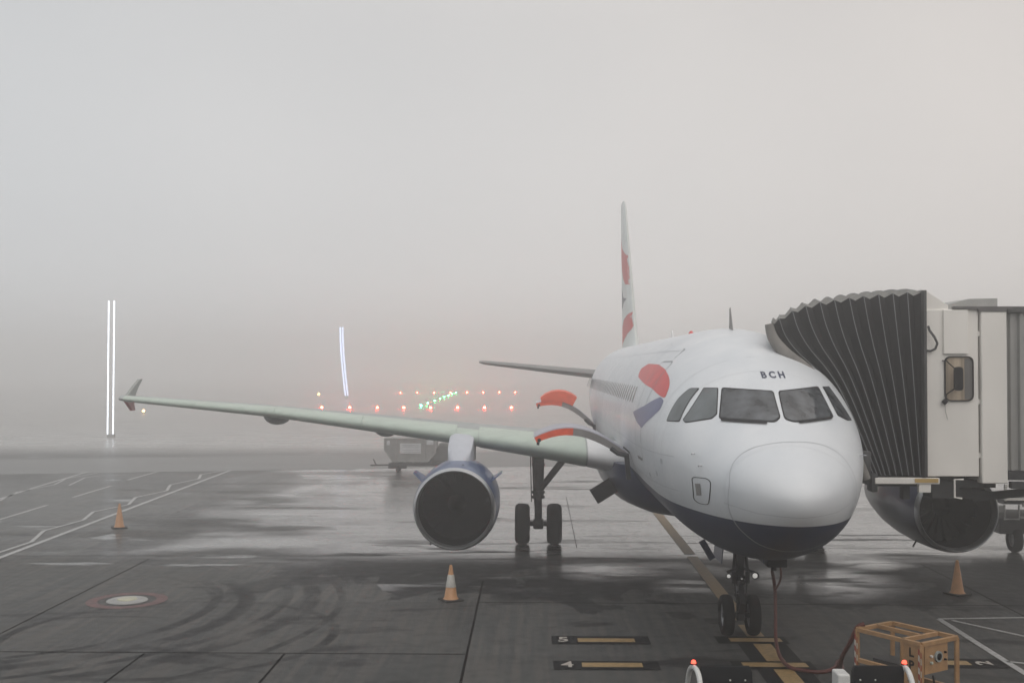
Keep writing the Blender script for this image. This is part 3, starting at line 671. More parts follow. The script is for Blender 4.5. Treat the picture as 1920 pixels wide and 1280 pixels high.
sheet('ground', [[(-420, -90), (420, -90), (420, 420), (-420, 420)]], 0, ground_mat())
def strip(path, wd, closed=False):
    P = [Vector(p) for p in path]; out = []
    for i in range(len(P) - 1):
        a, b = P[i], P[i + 1]
        d0 = (P[i] - P[i - 1]).normalized() if i else (b - a).normalized(); d = (b - a).normalized(); d1 = (P[i + 2] - b).normalized() if i + 2 < len(P) else d
        def off(u, v):
            m_ = (Vector((-u.y, u.x)) + Vector((-v.y, v.x))).normalized(); nn = Vector((-d.y, d.x)); return m_ * wd / 2 / max(.5, m_.dot(nn))
        o0, o1 = off(d0, d), off(d, d1)
        out.append([tuple(a + o0), tuple(a - o0), tuple(b - o1), tuple(b + o1)])
    return out
def paintm(name, col, wear=.35):
    m = mat(name, col, .45, var=.1, scale=9, bump=.1, col2=tuple(c * .55 for c in col), spec=.5); return m
M_wl = paintm('white_line_paint', (.50, .50, .49)); M_yl = paintm('yellow_line_paint', (.42, .27, .10)); M_bk = mat('black_line_paint', (.007, .008, .009), .7, var=.3, spec=.15)
M_joint = mat('joint_filler', (.004, .004, .004), .9, spec=.05); M_band = mat('road_surface', (.13, .13, .125), .42, var=.2, scale=.6, stretch=(.2, 1, 1))
sheet('pavement_joints', sum([strip(p, .045) for p in ([(-5.14, -20), (-5.16, 10.4)], [(-60, 3.4), (-5.16, 3.5)], [(-8.4, -10), (-8.42, 3.44)], [(-10.95, -8), (-10.93, 3.43)], [(-14.2, -8), (-14.2, 13.2)], [(-5.16, 7.95), (9, 7.85)], [(-60, 12.6), (-8.3, 13.9), (-3.2, 15)], [(6.2, -10), (6.2, 13)])], []), .003, M_joint)
sheet('far_pavement_joint', strip([(-2.7, 15.4), (-2.6, 28)], .02), .003, M_joint)
sheet('service_road', [[(-90, 25.5), (-30, 36.3), (-11.4, 40.2), (30, 47.5), (60, 53), (60, 68), (20, 57.4), (-13.2, 49.4), (-33, 44.7), (-90, 31)]], .004, M_band)
sheet('road_edge_line', strip([(-90, 31.5), (-33, 45.2), (-13.2, 49.9), (20, 57.9), (60, 68.5)], .16), .008, M_wl)
sheet('clearance_line', strip([(-18.1, 6), (-18.25, 13.3), (-18.9, 38.9)], .17), .008, M_wl)
sheet('stepped_line', strip([(-18.5, 6), (-18.66, 14.2), (-18.60, 16.0), (-19.2, 18.2), (-18.95, 20.7), (-19.45, 22.8), (-18.95, 24.9), (-19.5, 27.2), (-19.05, 29.6), (-19.65, 31.9), (-19.2, 34.6), (-19.7, 36.6), (-19.2, 38.6)], .12), .012, M_wl)
sheet('stand_line', strip([(-24.2, 22), (-24.57, 26.6), (-25.03, 30.43), (-25.62, 37.8)], .14) + strip([(-24.0, 22), (-24.32, 26.1), (-25.0, 29.0), (-24.7, 31.9), (-25.3, 34.6), (-24.9, 37.2)], .1) + strip([(-23.94, 31.6), (-24.61, 35.03), (-24.2, 35.9), (-23.2, 36.4)], .1), .008, M_wl)
sheet('dash_line', strip([(-21.97, 27.2), (-22.06, 31.4)], .13) + strip([(-22.25, 33.9), (-22.26, 38.1)], .13) + strip([(-21.8, 20.5), (-21.9, 24.7)], .13), .008, M_wl)
sheet('hatched_zone_line', strip([(4.33, 6.53), (9.5, 7.0)], .10) + strip([(4.55, 6.40), (8.0, 1.2)], .09) + strip([(4.33, 6.5), (4.27, 0)], .13) + strip([(4.30, 3.2), (6.0, 2.5)], .09), .008, M_wl)
# lead-in line with stop bars and stand numbers
sheet('lead_in_line_border', [[(-.18, -6), (.10, -6.), (.12, 4.75), (-.16, 4.75)], [(.43, -6), (.71, -6), (.73, 4.75), (.45, 4.75)]], .004, M_bk)
sheet('lead_in_line', [[(.10, -6), (.43, -6), (.45, 5.9), (.12, 5.9)], [(.12, 6.3), (.44, 6.3), (.52, 14.0), (.22, 14.0)], [(.22, 14.4), (.52, 14.4), (.85, 44), (.5, 44)]], .008, M_yl)
BK, YB, NUM = [], [], []
def bar(x0, x1, y, h, num=None):
    BK.append([(x0, y - h), (x1, y - h), (x1, y + h), (x0, y + h)])
bar(-.52, .80, 4.63, .28); bar(-.54, .86, 2.85, .26)
bar(-3.62, -1.78, 4.57, .31); bar(-3.62, -1.80, 2.78, .28); bar(2.85, 4.2, 3.05, .30); bar(-3.6, -1.78, 1.0, .28); bar(-.54, .86, 1.0, .26); bar(2.3, 4.2, 4.8, -.0001)
BK.pop()
sheet('stop_bar_backing', BK, .012, M_bk)
for x0, x1, y in ((-.27, .70, 4.63), (-.36, .75, 2.86), (-3.13, -2.06, 4.54), (-3.13, -2.09, 2.79), (2.30, 3.60, 3.06), (-3.13, -2.09, 1.0), (-.36, .75, 1.0)):
    YB.append([(x0, y - .14), (x1, y - .14), (x1, y + .14), (x0, y + .14)])
sheet('stop_bar', YB, .016, M_yl)
M_num = mat('number_paint', (.42, .38, .34), .5, var=.1, scale=9)
for s_, x, y in (('5', -3.40, 4.57), ('4', -3.38, 2.79), ('2', 3.86, 3.06)):
    bm = text_mesh(s_, .50, .012)
    for v in bm.verts:
        a_, b_ = v.co.x, v.co.y
        v.co = Vector((x + a_ * .85, y + b_, .017)) if s_ != '2' else Vector((x - b_ * .72, y + a_ * 1.1, .016))
    tag(build('stand_number', bm_to_mb(bm), M_num), kind='structure'); bm.free()

# ------------------------------------------------------------------ JET BRIDGE
M_bwhite = mat('bridge_white', (.76, .735, .69), .5, var=.06, scale=1.5, stretch=(1, 1, .4)); M_bgrey = mat('bridge_grey', (.30, .30, .29), .5, var=.15)
M_fabric = mat('bellows_fabric', (.008, .009, .010), .85, var=.35, scale=1.6, bump=.05, spec=.1); M_piping = mat('bellows_piping', (.17, .175, .18), .5)
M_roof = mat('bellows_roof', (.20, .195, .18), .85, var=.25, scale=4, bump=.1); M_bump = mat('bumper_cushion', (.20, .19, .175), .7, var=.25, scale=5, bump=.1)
M_rib = mat('corrugated_grey', (.27, .27, .26), .5, var=.1); M_steel = mat('dark_steel', (.035, .036, .038), .55, var=.3)
M_yelb = mat('bridge_yellow', (.50, .34, .12), .5, var=.2)
bridge = thing('jet_bridge', 'white passenger jet bridge with black pleated canopy docked to the door of the airliner', 'jet bridge', (5, 5, 0))
c0 = [(.37, 5.97), (.45, 5.70), (.68, 5.42), (1.07, 5.10), (1.37, 4.74), (1.66, 4.2), (1.92, 3.62), (2.12, 3.17)]
def cpt(s):
    s = min(max(s, 0), 1) * 7; i = min(int(s), 6); t = s - i; p0, p1, p2, p3 = [Vector(c0[min(max(j, 0), 7)]) for j in (i - 1, i, i + 1, i + 2)]
    return .5 * ((2 * p1) + (p2 - p0) * t + (2 * p0 - 5 * p1 + 4 * p2 - p3) * t * t + (3 * p1 - p0 - 3 * p2 + p3) * t ** 3)
topx = [.36, .50, .74, .98, 1.24, 1.50, 1.77, 2.03, 2.30, 2.56, 2.82, 3.09]; topz = [5.96, 6.02, 6.16, 6.25, 6.32, 6.36, 6.40, 6.43, 6.46, 6.48, 6.50, 6.51]
botx = [2.13, 2.20, 2.26, 2.33, 2.40, 2.49, 2.60, 2.71, 2.82, 2.92, 3.03, 3.11]
def side_curve(t, n=20):
    f = t * 11; i = min(int(f), 10); u = f - i
    tx = topx[i] * (1 - u) + topx[i + 1] * u; tz = topz[i] * (1 - u) + topz[i + 1] * u; bx = botx[i] * (1 - u) + botx[i + 1] * u
    T_, B_ = Vector((tx, tz)), Vector((bx, 3.18)); w_ = (1 - t) ** 2.1; out = []
    for k in range(n + 1):
        s = k / n; st = T_.lerp(B_, s); c = cpt(s); base = Vector(c0[0]).lerp(Vector(c0[7]), s); bow = c - base
        out.append(st + bow * w_)
    return out
def arch(t, dy, dz, zc=.0):
    S = side_curve(t); ring = []
    for p in S[::-1]: ring.append((p.x, 3.8 + dy, p.y + (dz if p is S[0] else 0)))
    T_ = S[0]
    rise = .12
    for k in range(1, 9): u = k / 9; ring.append((T_.x + .62 * (1 - t) * u, 3.8 + dy + (2.5 - 2 * dy) * u, T_.y + rise * min(1, 2.6 * u, 2.6 * (1 - u)) + dz))
    for p in S: ring.append((p.x + .62 * (1 - t), 6.3 - dy, p.y))
    return ring
q = MB(); rings = []
for i in range(12):
    rings.append(arch(i / 11, 0, 0))
    if i < 11: rings.append(arch((i + .5) / 11, .07, -.065))
q.loft(rings, closed=False, cap=False)
# roof faces get the lighter material
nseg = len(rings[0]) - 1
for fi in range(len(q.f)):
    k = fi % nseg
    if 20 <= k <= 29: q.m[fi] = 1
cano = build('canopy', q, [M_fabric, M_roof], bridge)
for i in range(12):
    r = arch(i / 11, 0, 0); p = MB(); p.tube([Vector(v) + Vector((0, -.012 if k <= 20 else 0, .0)) for k, v in enumerate(r[:31])], .008, 6); build('canopy_piping', p, M_piping, cano, True)
p = MB(); cc = [cpt(k / 24) for k in range(25)]
p.tube([(v.x - .07, 3.74 + .0 * k, v.y - .05) for k, v in enumerate(cc)], [.075 + .05 * math.sin(PI * k / 24) for k in range(25)], 14)
build('bumper_cushion', p, M_bump, bridge, True)
p = MB(); p.box((2.07, 4.0, 3.35), (.17, .45, .55), bev=.04); p.box((2.2, 3.9, 3.05), (.12, .3, .34), bev=.03); build('bumper_foot', p, M_steel, bridge, True)
p = MB(); p.box((2.78, 3.80, 3.09), (1.16, .14, .11), bev=.01); lip_ = build('floor_lip', p, M_bwhite, bridge); p = MB(); p.box((3.12, 3.725, 3.10), (.42, .02, .07)); build('warning_strip', p, M_yelb, lip_)
p = MB(); p.box((2.7, 5.1, 3.05), (1.0, 2.3, .16)); build('apron_floor', p, M_steel, bridge)
# cab
p = MB(); p.box((3.60, 5.3, 4.68), (.96, 3.08, 3.02), bev=.015); cabo = build('cab', p, M_bwhite, bridge)
p = MB(); p.box((4.34, 5.3, 4.62), (.46, 3.2, 3.14), bev=.02); cab2 = build('cab_panel', p, M_bwhite, bridge)
p = MB(); p.box((4.10, 5.3, 4.66), (.05, 2.9, 3.0)); build('cab_joint', p, M_steel, cab2)
for z in (5.75, 4.52, 3.55):
    p = MB(); p.box((4.10, 3.80, z), (.06, .06, .09)); build('joint_clip', p, M_bwhite, cab2)
p = MB(); p.box((3.10, 5.15, 4.85), (.05, 2.95, 3.36)); build('cab_frame', p, M_steel, cabo)
p = MB(); p.prism([(3.08, 6.18), (3.08, 6.55), (3.16, 6.52), (3.55, 6.26), (3.55, 6.18)], 3.78, 6.7); rf = build('cab_roof', p, M_bwhite, cabo)
p = MB(); p.prism([(3.55, 6.19), (3.62, 6.28), (4.05, 6.40), (4.57, 6.41), (4.57, 6.19)], 4.1, 6.6); build('roof_cover', p, M_bgrey, rf)
p = MB(); p.box((4.15, 3.76, 6.215), (1.05, .12, .05)); p.box((4.32, 3.74, 6.165), (.50, .1, .05)); build('roof_trim', p, mat('roof_trim_grey', (.09, .085, .085), .6), rf)
p = MB(); p.box((3.66, 3.735, 5.78), (.44, .05, .80), bev=.01); build('shutter_box', p, M_bwhite, cabo)
# cab window
fr = MB(); poly = rounded([(3.46, 4.53), (3.98, 4.53), (3.98, 5.34), (3.46, 5.34)], .12, 5); inn = [(3.72 + (x - 3.72) * .93, 4.935 + (z - 4.935) * .955) for x, z in poly]
fr.loft([[(x, 3.765, z) for x, z in poly], [(x, 3.72, z) for x, z in poly], [(x, 3.72, z) for x, z in inn], [(x, 3.745, z) for x, z in inn]], cap=False)
wf = build('cab_window', fr, M_gask, cabo)
g = MB(); n_ = len(inn); g.add([(x, 3.748, z) for x, z in inn], [tuple(range(n_))]); build('window_glass', g, mat('cab_interior', (.42, .33, .24), .15, var=.45, scale=7, stretch=(1, 1, .02), col2=(.62, .52, .40)), cabo)
g = MB(); g.box((3.89, 3.744, 4.93), (.14, .004, .73)); build('window_curtain', g, mat('curtain_grey', (.12, .115, .11), .4, var=.3, scale=12, stretch=(1, 1, .02)), cabo)
g = MB(); g.prism(rounded([(3.58, 4.72), (3.735, 4.72), (3.735, 5.15), (3.58, 5.15)], .07, 4), 3.57, 3.63); mr = build('cab_mirror', g, M_gask, cabo)
g = MB(); g.tube([(3.64, 3.62, 5.08), (3.48, 3.68, 5.25), (3.42, 3.74, 5.26)], .012, 6); build('mirror_arm', g, M_gask, mr); g = MB(); g.tube([(3.63, 3.62, 4.78), (3.47, 3.66, 4.66), (3.45, 3.70, 4.52), (3.45, 3.75, 4.50)], .014, 6); g.box((3.45, 3.71, 4.52), (.08, .04, .08), Matrix.Rotation(.78, 3, 'Y')); g.tube([(3.45, 3.71, 4.49), (3.46, 3.71, 4.35), (3.50, 3.72, 4.20)], .004, 5); build('mirror_arm', g, M_gask, mr)
g = MB(); g.tube([(3.16, 3.70, 5.88), (3.17, 3.66, 5.80), (3.25, 3.64, 5.68), (3.30, 3.64, 5.57), (3.27, 3.66, 5.47), (3.20, 3.70, 5.43), (3.15, 3.74, 5.44)], .022, 8); build('cable_loop', g, M_steel, cabo, True)
# corrugated tunnel leading off to the right
p = MB(); L_ = 24; prof = []
x = 4.60; k = 0
while x < 4.60 + L_:
    prof += [(x, 0), (x + .05, 0), (x + .075, .055), (x + .145, .055), (x + .17, 0)]; x += .17
prof.append((x, 0))
def tun(px, d): return [(px, 3.86 - d, 3.28), (px, 3.86 - d, 6.12), (px, 6.35 + d, 6.12), (px, 6.35 + d, 3.28)]
p.loft([tun(a, b) for a, b in prof]); tn = build('tunnel', p, M_rib, bridge)
p = MB(); p.box((4.6 + L_ / 2, 5.1, 6.19), (L_, 2.75, .10)); build('tunnel_roof', p, mat('tunnel_roof_dark', (.06, .06, .06), .6), tn)
p = MB(); p.box((4.6 + L_ / 2, 5.1, 3.19), (L_, 2.7, .16)); p.box((4.6 + L_ / 2, 3.68, 3.03), (L_, .14, .12)); build('tunnel_floor_beam', p, M_steel, tn)
# underframe, service steps and the drive column
p = MB(); p.box((3.85, 4.3, 3.02), (1.2, .7, .14)); p.box((3.55, 4.2, 2.86), (.5, .5, .2)); p.beam((3.3, 4.2, 2.86), (4.5, 4.2, 2.78), .14, .16); p.beam((4.1, 4.2, 2.74), (7.5, 4.2, 3.1), .10, .14); p.box((2.85, 4.1, 2.88), (.12, .2, .3)); build('underframe', p, M_steel, bridge)
p = MB()
p.tube([(3.78, 3.72, 3.12), (3.62, 3.72, 3.12), (3.62, 3.72, 2.80), (3.75, 3.72, 2.78)], .018, 6); build('hand_loop', p, M_bwhite, bridge, True)
p = MB(); p.box((3.10, 3.80, 3.0), (.22, .1, .24), bev=.01); build('bracket', p, M_bwhite, bridge)
p = MB()
for xx in (9.6, 12.2): p.box((xx, 5.1, 1.9), (.45, .45, 2.6), bev=.03)
p.box((10.9, 5.1, 3.0), (3.4, 1.2, .25)); p.box((10.9, 5.1, .75), (3.2, .5, .35)); dc = build('lift_column', p, M_bwhite, bridge)
for xx in (10.2, 11.6):
    for yy in (4.75, 5.45):
        wheel('bridge_wheel', xx, yy, .5, .28, dc)

# ------------------------------------------------------------------ container loader behind the port engine
ld = thing('container_loader', 'dark container loader with white guard rails behind the far engine under the bridge', 'loader', (10.5, 15.5, 0))
p = MB(); p.box((11.2, 15.8, .75), (4.4, 2.0, .45), bev=.04); p.box((11.2, 15.8, 1.42), (4.2, 2.1, .12)); chs = build('chassis', p, M_steel, ld)
for xx in (9.5, 12.8): wheel('loader_wheel', xx, 15.0, .36, .26, ld)
for s_ in (-1, 1):
    p = MB(); p.beam((9.6, 14.85, .95), (12.6, 14.85, 1.36), .08, .12) if s_ < 0 else p.beam((9.6, 14.7, 1.36), (12.6, 14.7, .95), .08, .12); build('scissor_arm', p, M_bgrey, ld)
p = MB()
for xx in (9.15, 9.75, 10.35, 10.95, 11.55): p.box((xx, 14.75, 1.68), (.07, .05, .46))
for z in (1.50, 1.88): p.box((10.4, 14.71, z), (2.56, .06, .06))
build('guard_rail', p, M_bwhite, ld)
p = MB(); p.tube([(9.1, 14.7, 1.35), (9.1, 14.7, .95), (9.5, 14.7, .95), (9.5, 14.7, 1.35)], .03, 6); build('step', p, M_bgrey, ld)
p = MB(); p.box((8.98, 14.9, 1.22), (.34, .16, .18), bev=.02); build('lamp_bracket', p, M_bgrey, ld)
p = MB(); p.cyl((9.78, 14.6, .62), (9.78, 14.6, .98), .055, .055, 12); build('extinguisher', p, M_red, ld, True)
# ------------------------------------------------------------------ cargo containers on dollies
M_alu = mat('container_metal', (.27, .27, .26), .5, metal=.2, var=.18, scale=3); M_sheet = mat('label_white', (.52, .53, .54), .6, var=.12, scale=7); M_tarp = mat('dark_tarp', (.10, .10, .097), .7, var=.3, scale=5, bump=.2)
dl = thing('cargo_dolly', 'low flat dolly with towbar standing behind the near engine, carrying a cargo container', 'dolly', (-9.4, 38.4, 0))
p = MB(); p.box((-9.35, 38.6, .38), (3.1, 1.6, .10)); p.box((-9.35, 37.82, .42), (3.1, .05, .14)); build('deck', p, M_steel, dl)
for i in range(7):
    p = MB(); p.cyl((-10.6 + i * .42, 37.84, .47), (-10.6 + i * .42, 39.3, .47), .04, .04, 10); build('roller', p, M_bgrey, dl)
for xx in (-10.5, -8.2):
    for yy in (38.05, 39.1): wheel('dolly_wheel', xx, yy, .17, .12, dl)
p = MB(); p.beam((-10.9, 38.6, .32), (-11.9, 38.6, .30), .07, .07); p.box((-10.5, 38.05, .25), (.9, .1, .12)); p.tube([(-11.6, 38.5, .34), (-11.75, 38.5, .62)], .03, 6); build('towbar', p, M_steel, dl)
ct = thing('cargo_container', 'grey metal cargo container with white label and sloping lower sides standing on the dolly', 'cargo container', (-9.85, 38.5, .52))
p = MB(); p.prism([(-10.72, .53), (-9.0, .53), (-8.62, .98), (-8.62, 1.66), (-11.12, 1.66), (-11.12, 1.10)], 37.9, 39.4); build('shell', p, M_alu, ct)
p = MB()
for a, b in (((-11.12, 1.66), (-8.62, 1.66)), ((-11.12, 1.12), (-11.12, 1.66)), ((-8.62, 1.0), (-8.62, 1.66)), ((-10.72, .55), (-9.0, .55)), ((-11.12, 1.12), (-10.72, .55)), ((-9.0, .55), (-8.62, .98)), ((-10.55, .55), (-10.55, 1.66)), ((-9.15, .55), (-9.15, 1.66))): p.beam((a[0], 37.88, a[1]), (b[0], 37.88, b[1]), .05, .06, (0, 1, 0))
build('edge_rail', p, M_bgrey, ct)
p = MB(); p.box((-9.85, 37.86, 1.18), (1.02, .012, .50)); lb = build('label_sheet', p, M_sheet, ct)
p = MB()
for z in (1.34, 1.27, 1.10, 1.0): p.box((-9.85 + .08 * math.sin(z * 40), 37.85, z), (.78, .006, .03))
build('faded_print', p, mat('faded_print', (.33, .34, .34), .6), lb)
p = MB(); p.box((-10.93, 37.86, 1.45), (.16, .012, .22)); p2 = MB(); build('tag_sheet', p, M_sheet, ct)
p2.box((-8.9, 37.86, 1.48), (.34, .012, .22)); build('tag_sheet', p2, M_sheet, ct)
tb = thing('covered_load', 'dark covered load with arched top beside the container on the dolly', 'covered load', (-8.35, 38.4, .5))
p = MB(); rr = []
for y in (37.95, 38.05, 39.2, 39.3):
    k = 1 if 38 < y < 39.25 else .9
    rr.append([(-8.35 + (x + 8.35) * k, y, .5 + (z - .5) * k) for x, z in rounded([(-8.98, .52), (-7.75, .52), (-7.75, .95), (-8.0, 1.42), (-8.45, 1.42), (-8.62, 1.12)], .12, 3)])
build('cover', p.loft(rr), M_tarp, tb, True)
p = MB(); p.tube([(-8.95, 37.93, .7), (-8.66, 37.93, 1.1), (-8.42, 37.93, 1.42), (-8.15, 37.93, 1.47), (-7.9, 37.93, 1.25)], .03, 6); build('edge_rope', p, M_bgrey, tb, True)

# ------------------------------------------------------------------ traffic cones
M_cone = mat('cone_orange', (.50, .26, .12), .5, var=.15, scale=6, bump=.1); M_coneb = mat('cone_rubber', (.015, .015, .015), .7); M_conew = mat('cone_white', (.55, .54, .50), .5, var=.15, scale=8)
def cone(loc, label, band):
    t = thing('traffic_cone', label, 'traffic cone', loc, 'traffic cones round the aircraft'); x, y, z = loc
    b = MB(); b.box((x, y, .022), (.44, .44, .042), Matrix.Rotation(.5, 3, 'Z'), .012); build('base', b, M_coneb, t)
    c = MB(); c.lathe([(.043, .175), (.05, .17), (.07, .145), (.76, .032), (.775, .028), (.78, .012), (.77, .001)], (x, y, 0), 'Z', 28); o = build('body', c, M_cone, t, True, auto=70)
    if band:
        c = MB(); c.lathe([(.30, .1115), (.31, .1125), (.56, .0705), (.57, .0665)], (x, y, 0), 'Z', 28); build('band', c, M_conew, o, True)
    return t
cone((-17.1, 18.95, 0), 'small orange traffic cone beside the stepped white line under the wing tip', False)
cone((-5.77, 8.12, 0), 'orange traffic cone with a broad white band in front of the near engine', True)
cone((5.66, 9.05, 0), 'plain orange traffic cone in front of the far engine below the bridge', False)
# ------------------------------------------------------------------ ground light fitting with red ring
mh = thing('ground_light', 'round pale ground light in a faded red painted ring on the wet apron', 'ground light', (-12.87, 7.94, 0))
M_rr = mat('faded_red_paint', (.09, .030, .026), .5, var=.5, scale=5)
p = MB(); p.lathe([(.006, .62), (.006, .86)], (-12.87, 7.94, 0), 'Z', 40); build('painted_ring', p, M_rr, mh)
p = MB(); p.lathe([(.004, .44), (.02, .42), (.03, .38), (.03, .001)], (-12.87, 7.94, 0), 'Z', 32); build('rim_plate', p, M_bgrey, mh, True)
p = MB(); p.lathe([(.031, .22), (.05, .2), (.06, .1), (.06, .001)], (-12.87, 7.94, 0), 'Z', 24); build('lens', p, mat('pale_lens', (.40, .39, .28), .3), mh, True)

# ------------------------------------------------------------------ ground power cart
M_ply = mat('frame_tan', (.36, .21, .10), .5, var=.18, scale=7, bump=.05); M_hr = mat('hazard_red', (.30, .03, .025), .5)
A_, B_, D_ = Vector((.77, -.06)), Vector((1.42, .37)), Vector((1.39, -.96)); C_ = B_ + (D_ - A_)
ex = (D_ - A_).normalized(); ey = (B_ - A_).normalized()
gp = thing('power_cart', 'open tan steel frame power cart with striped corner posts and controls, near the lower right', 'ground power cart', (A_.x + .6, A_.y - .2, 0))
ZT, ZB = 1.3, .58
def g3(p, z): return (p[0], p[1], z)
p = MB(); t_ = .055
for P in (A_, B_, C_, D_): p.beam(g3(P, ZB - .45 if P in (A_, D_) else ZB), g3(P, ZT), t_, t_)
for a, b in ((A_, B_), (B_, C_), (C_, D_), (D_, A_)): p.beam(g3(a, ZT), g3(b, ZT), t_, t_); p.beam(g3(a, ZB), g3(b, ZB), t_, t_)
M1, M2 = A_.lerp(D_, .72), B_.lerp(C_, .72)
p.beam(g3(M1, ZT), g3(M2, ZT), t_, t_); p.beam(g3(M1, ZB), g3(M1, ZT), t_, t_)
p.beam(g3(A_.lerp(B_, .55), ZT), g3(M1.lerp(M2, .55), ZT), t_ * .8, t_); p.beam(g3(A_, ZB + .28), g3(M1, ZB + .28), t_, t_)
fr_ = build('frame', p, M_ply, gp)
def panel(name, a, b, z0, z1, m, root, off=.0, th=.02):
    p = MB(); a3, b3 = Vector(g3(a, (z0 + z1) / 2)), Vector(g3(b, (z0 + z1) / 2)); p.beam(a3, b3, th, z1 - z0); return build(name, p, m, root)
panel('letter_panel', M1 + ex * .02, D_ - ex * .02, ZB, ZT - .02, M_ply, gp)
sd_ = D_ + (C_ - D_) * .08; se_ = D_ + (C_ - D_) * .72
cp_ = panel('control_panel', sd_, se_, ZB + .30, ZT - .02, M_ply, gp)
panel('motor_housing', A_.lerp(B_, .5) + ex * .1, A_.lerp(B_, .5) + ex * .62, ZB, ZB + .3, M_steel, gp, th=.35)
nd = Vector((ex.x, ex.y)); 
def onD(u, z, r, m, name, dep=.03):
    c = sd_.lerp(se_, u) + ex * .012; p = MB(); p.cyl(g3(c, z), g3(c + ex * dep, z), r, r, 14); build(name, p, m, cp_)
onD(.55, 1.1, .075, mat('dial_grey', (.30, .34, .34), .2), 'dial'); onD(.55, 1.1, .05, M_gask, 'dial_face', .035); onD(.25, 1.12, .018, mat('knob_white', (.7, .7, .7), .3), 'knob'); onD(.25, 1.03, .018, M_slat, 'knob'); onD(.86, 1.14, .014, M_gask, 'knob'); onD(.86, 1.04, .014, M_gask, 'knob')
# striped corner posts
for P in (A_, D_):
    q = MB(); q.mi = 0
    for i in range(8):
        z0 = ZT - .05 - i * .085; c = Vector(P) - ey * .030; h = t_ / 2
        q.mi = i % 2; q.add([g3(c - ex * h, z0), g3(c + ex * h, z0 - .06), g3(c + ex * h, z0 - .145), g3(c - ex * h, z0 - .085)], [(0, 1, 2, 3)])
    build('hazard_stripes', q, [M_hr, M_conew], fr_)
# letters reading down the panel
nrm = -ey
for i, ch in enumerate('LPA'):
    bm = text_mesh(ch, .17, .006); c = M1.lerp(D_, .5) + nrm * .013; zc_ = 1.16 - i * .175
    for v in bm.verts: v.co = Vector((c.x + ex.x * v.co.x, c.y + ex.y * v.co.x, zc_ + v.co.y))
    build('letter', bm_to_mb(bm), M_gask, gp); bm.free()
p = MB(); c = D_.lerp(C_, .25) + ex * .04
p.tube([g3(c, ZB + .28), g3(c + ex * .03, ZB + .12), g3(c + ex * .05 + ey * .12, ZB + .02), g3(c + ex * .04 + ey * .25, ZB + .05)], .014, 6); build('short_lead', p, M_gask, gp, True)
p = MB(); cc_ = (A_ + C_) / 2
p.box((cc_.x, cc_.y, .5), (1.0, 1.35, .10), Matrix.Rotation(math.atan2(ex.y, ex.x) + PI / 2, 3, 'Z')); build('chassis', p, M_steel, gp)
for P in (A_ + ey * .1 + ex * .2, D_ + ey * .1 - ex * .2, B_ - ey * .1 + ex * .2, C_ - ey * .1 - ex * .2): wheel('cart_wheel', P.x, P.y, .19, .12, gp)
p = MB(); p.beam(g3(C_ + ex * .02, .56), (2.9, -.75, .5), .12, .10); p.beam(g3(D_ + ex * .02, .52), (2.9, -.80, .5), .06, .08); build('towbar', p, M_ply, gp)
# cable from the cart to the aircraft's power panel
M_hose = mat('cable_rubber', (.10, .026, .020), .55, var=.3, scale=8)
p = MB(); pts = [(.90, .02, 1.36), (.80, .05, 1.30), (.72, .15, 1.05), (.70, .5, .75), (.86, 1.2, .35), (1.20, 2.3, .12), (1.34, 3.05, .035), (1.15, 2.62, .032), (.87, 2.35, .032), (.55, 2.45, .035), (.38, 2.62, .05), (.34, 3.1, .09), (.42, 3.8, .22), (.50, 4.2, .62), (.52, 4.33, 1.0), (.47, 4.25, 1.28), (.42, 4.08, 1.42), (.45, 4.05, 1.56)]
def smooth(pts, k=6):
    P = [Vector(p) for p in pts]; out = []
    for i in range(len(P) - 1):
        p0, p1, p2, p3 = P[max(i - 1, 0)], P[i], P[i + 1], P[min(i + 2, len(P) - 1)]
        for j in range(k): t = j / k; out.append(.5 * ((2 * p1) + (p2 - p0) * t + (2 * p0 - 5 * p1 + 4 * p2 - p3) * t * t + (3 * p1 - p0 - 3 * p2 + p3) * t ** 3))
    return out + [P[-1]]
p.tube(smooth([v for v in pts if True]), .032, 10)
cb = thing('power_cable', 'dark red power cable curving over the apron from the cart up to the nose', 'cable', (.9, 2.5, 0)); build('cable', p, M_hose, cb, True)
p = MB(); p.tube(smooth([(.52, 4.33, 1.0), (.60, 4.2, 1.25), (.56, 4.08, 1.56)]), .02, 8); build('cable_branch', p, M_hose, cb, True)
p = MB(); p.cyl((.44, 4.05, 1.42), (.44, 4.05, 1.58), .05, .05, 12); build('plug', p, M_gask, cb, True)

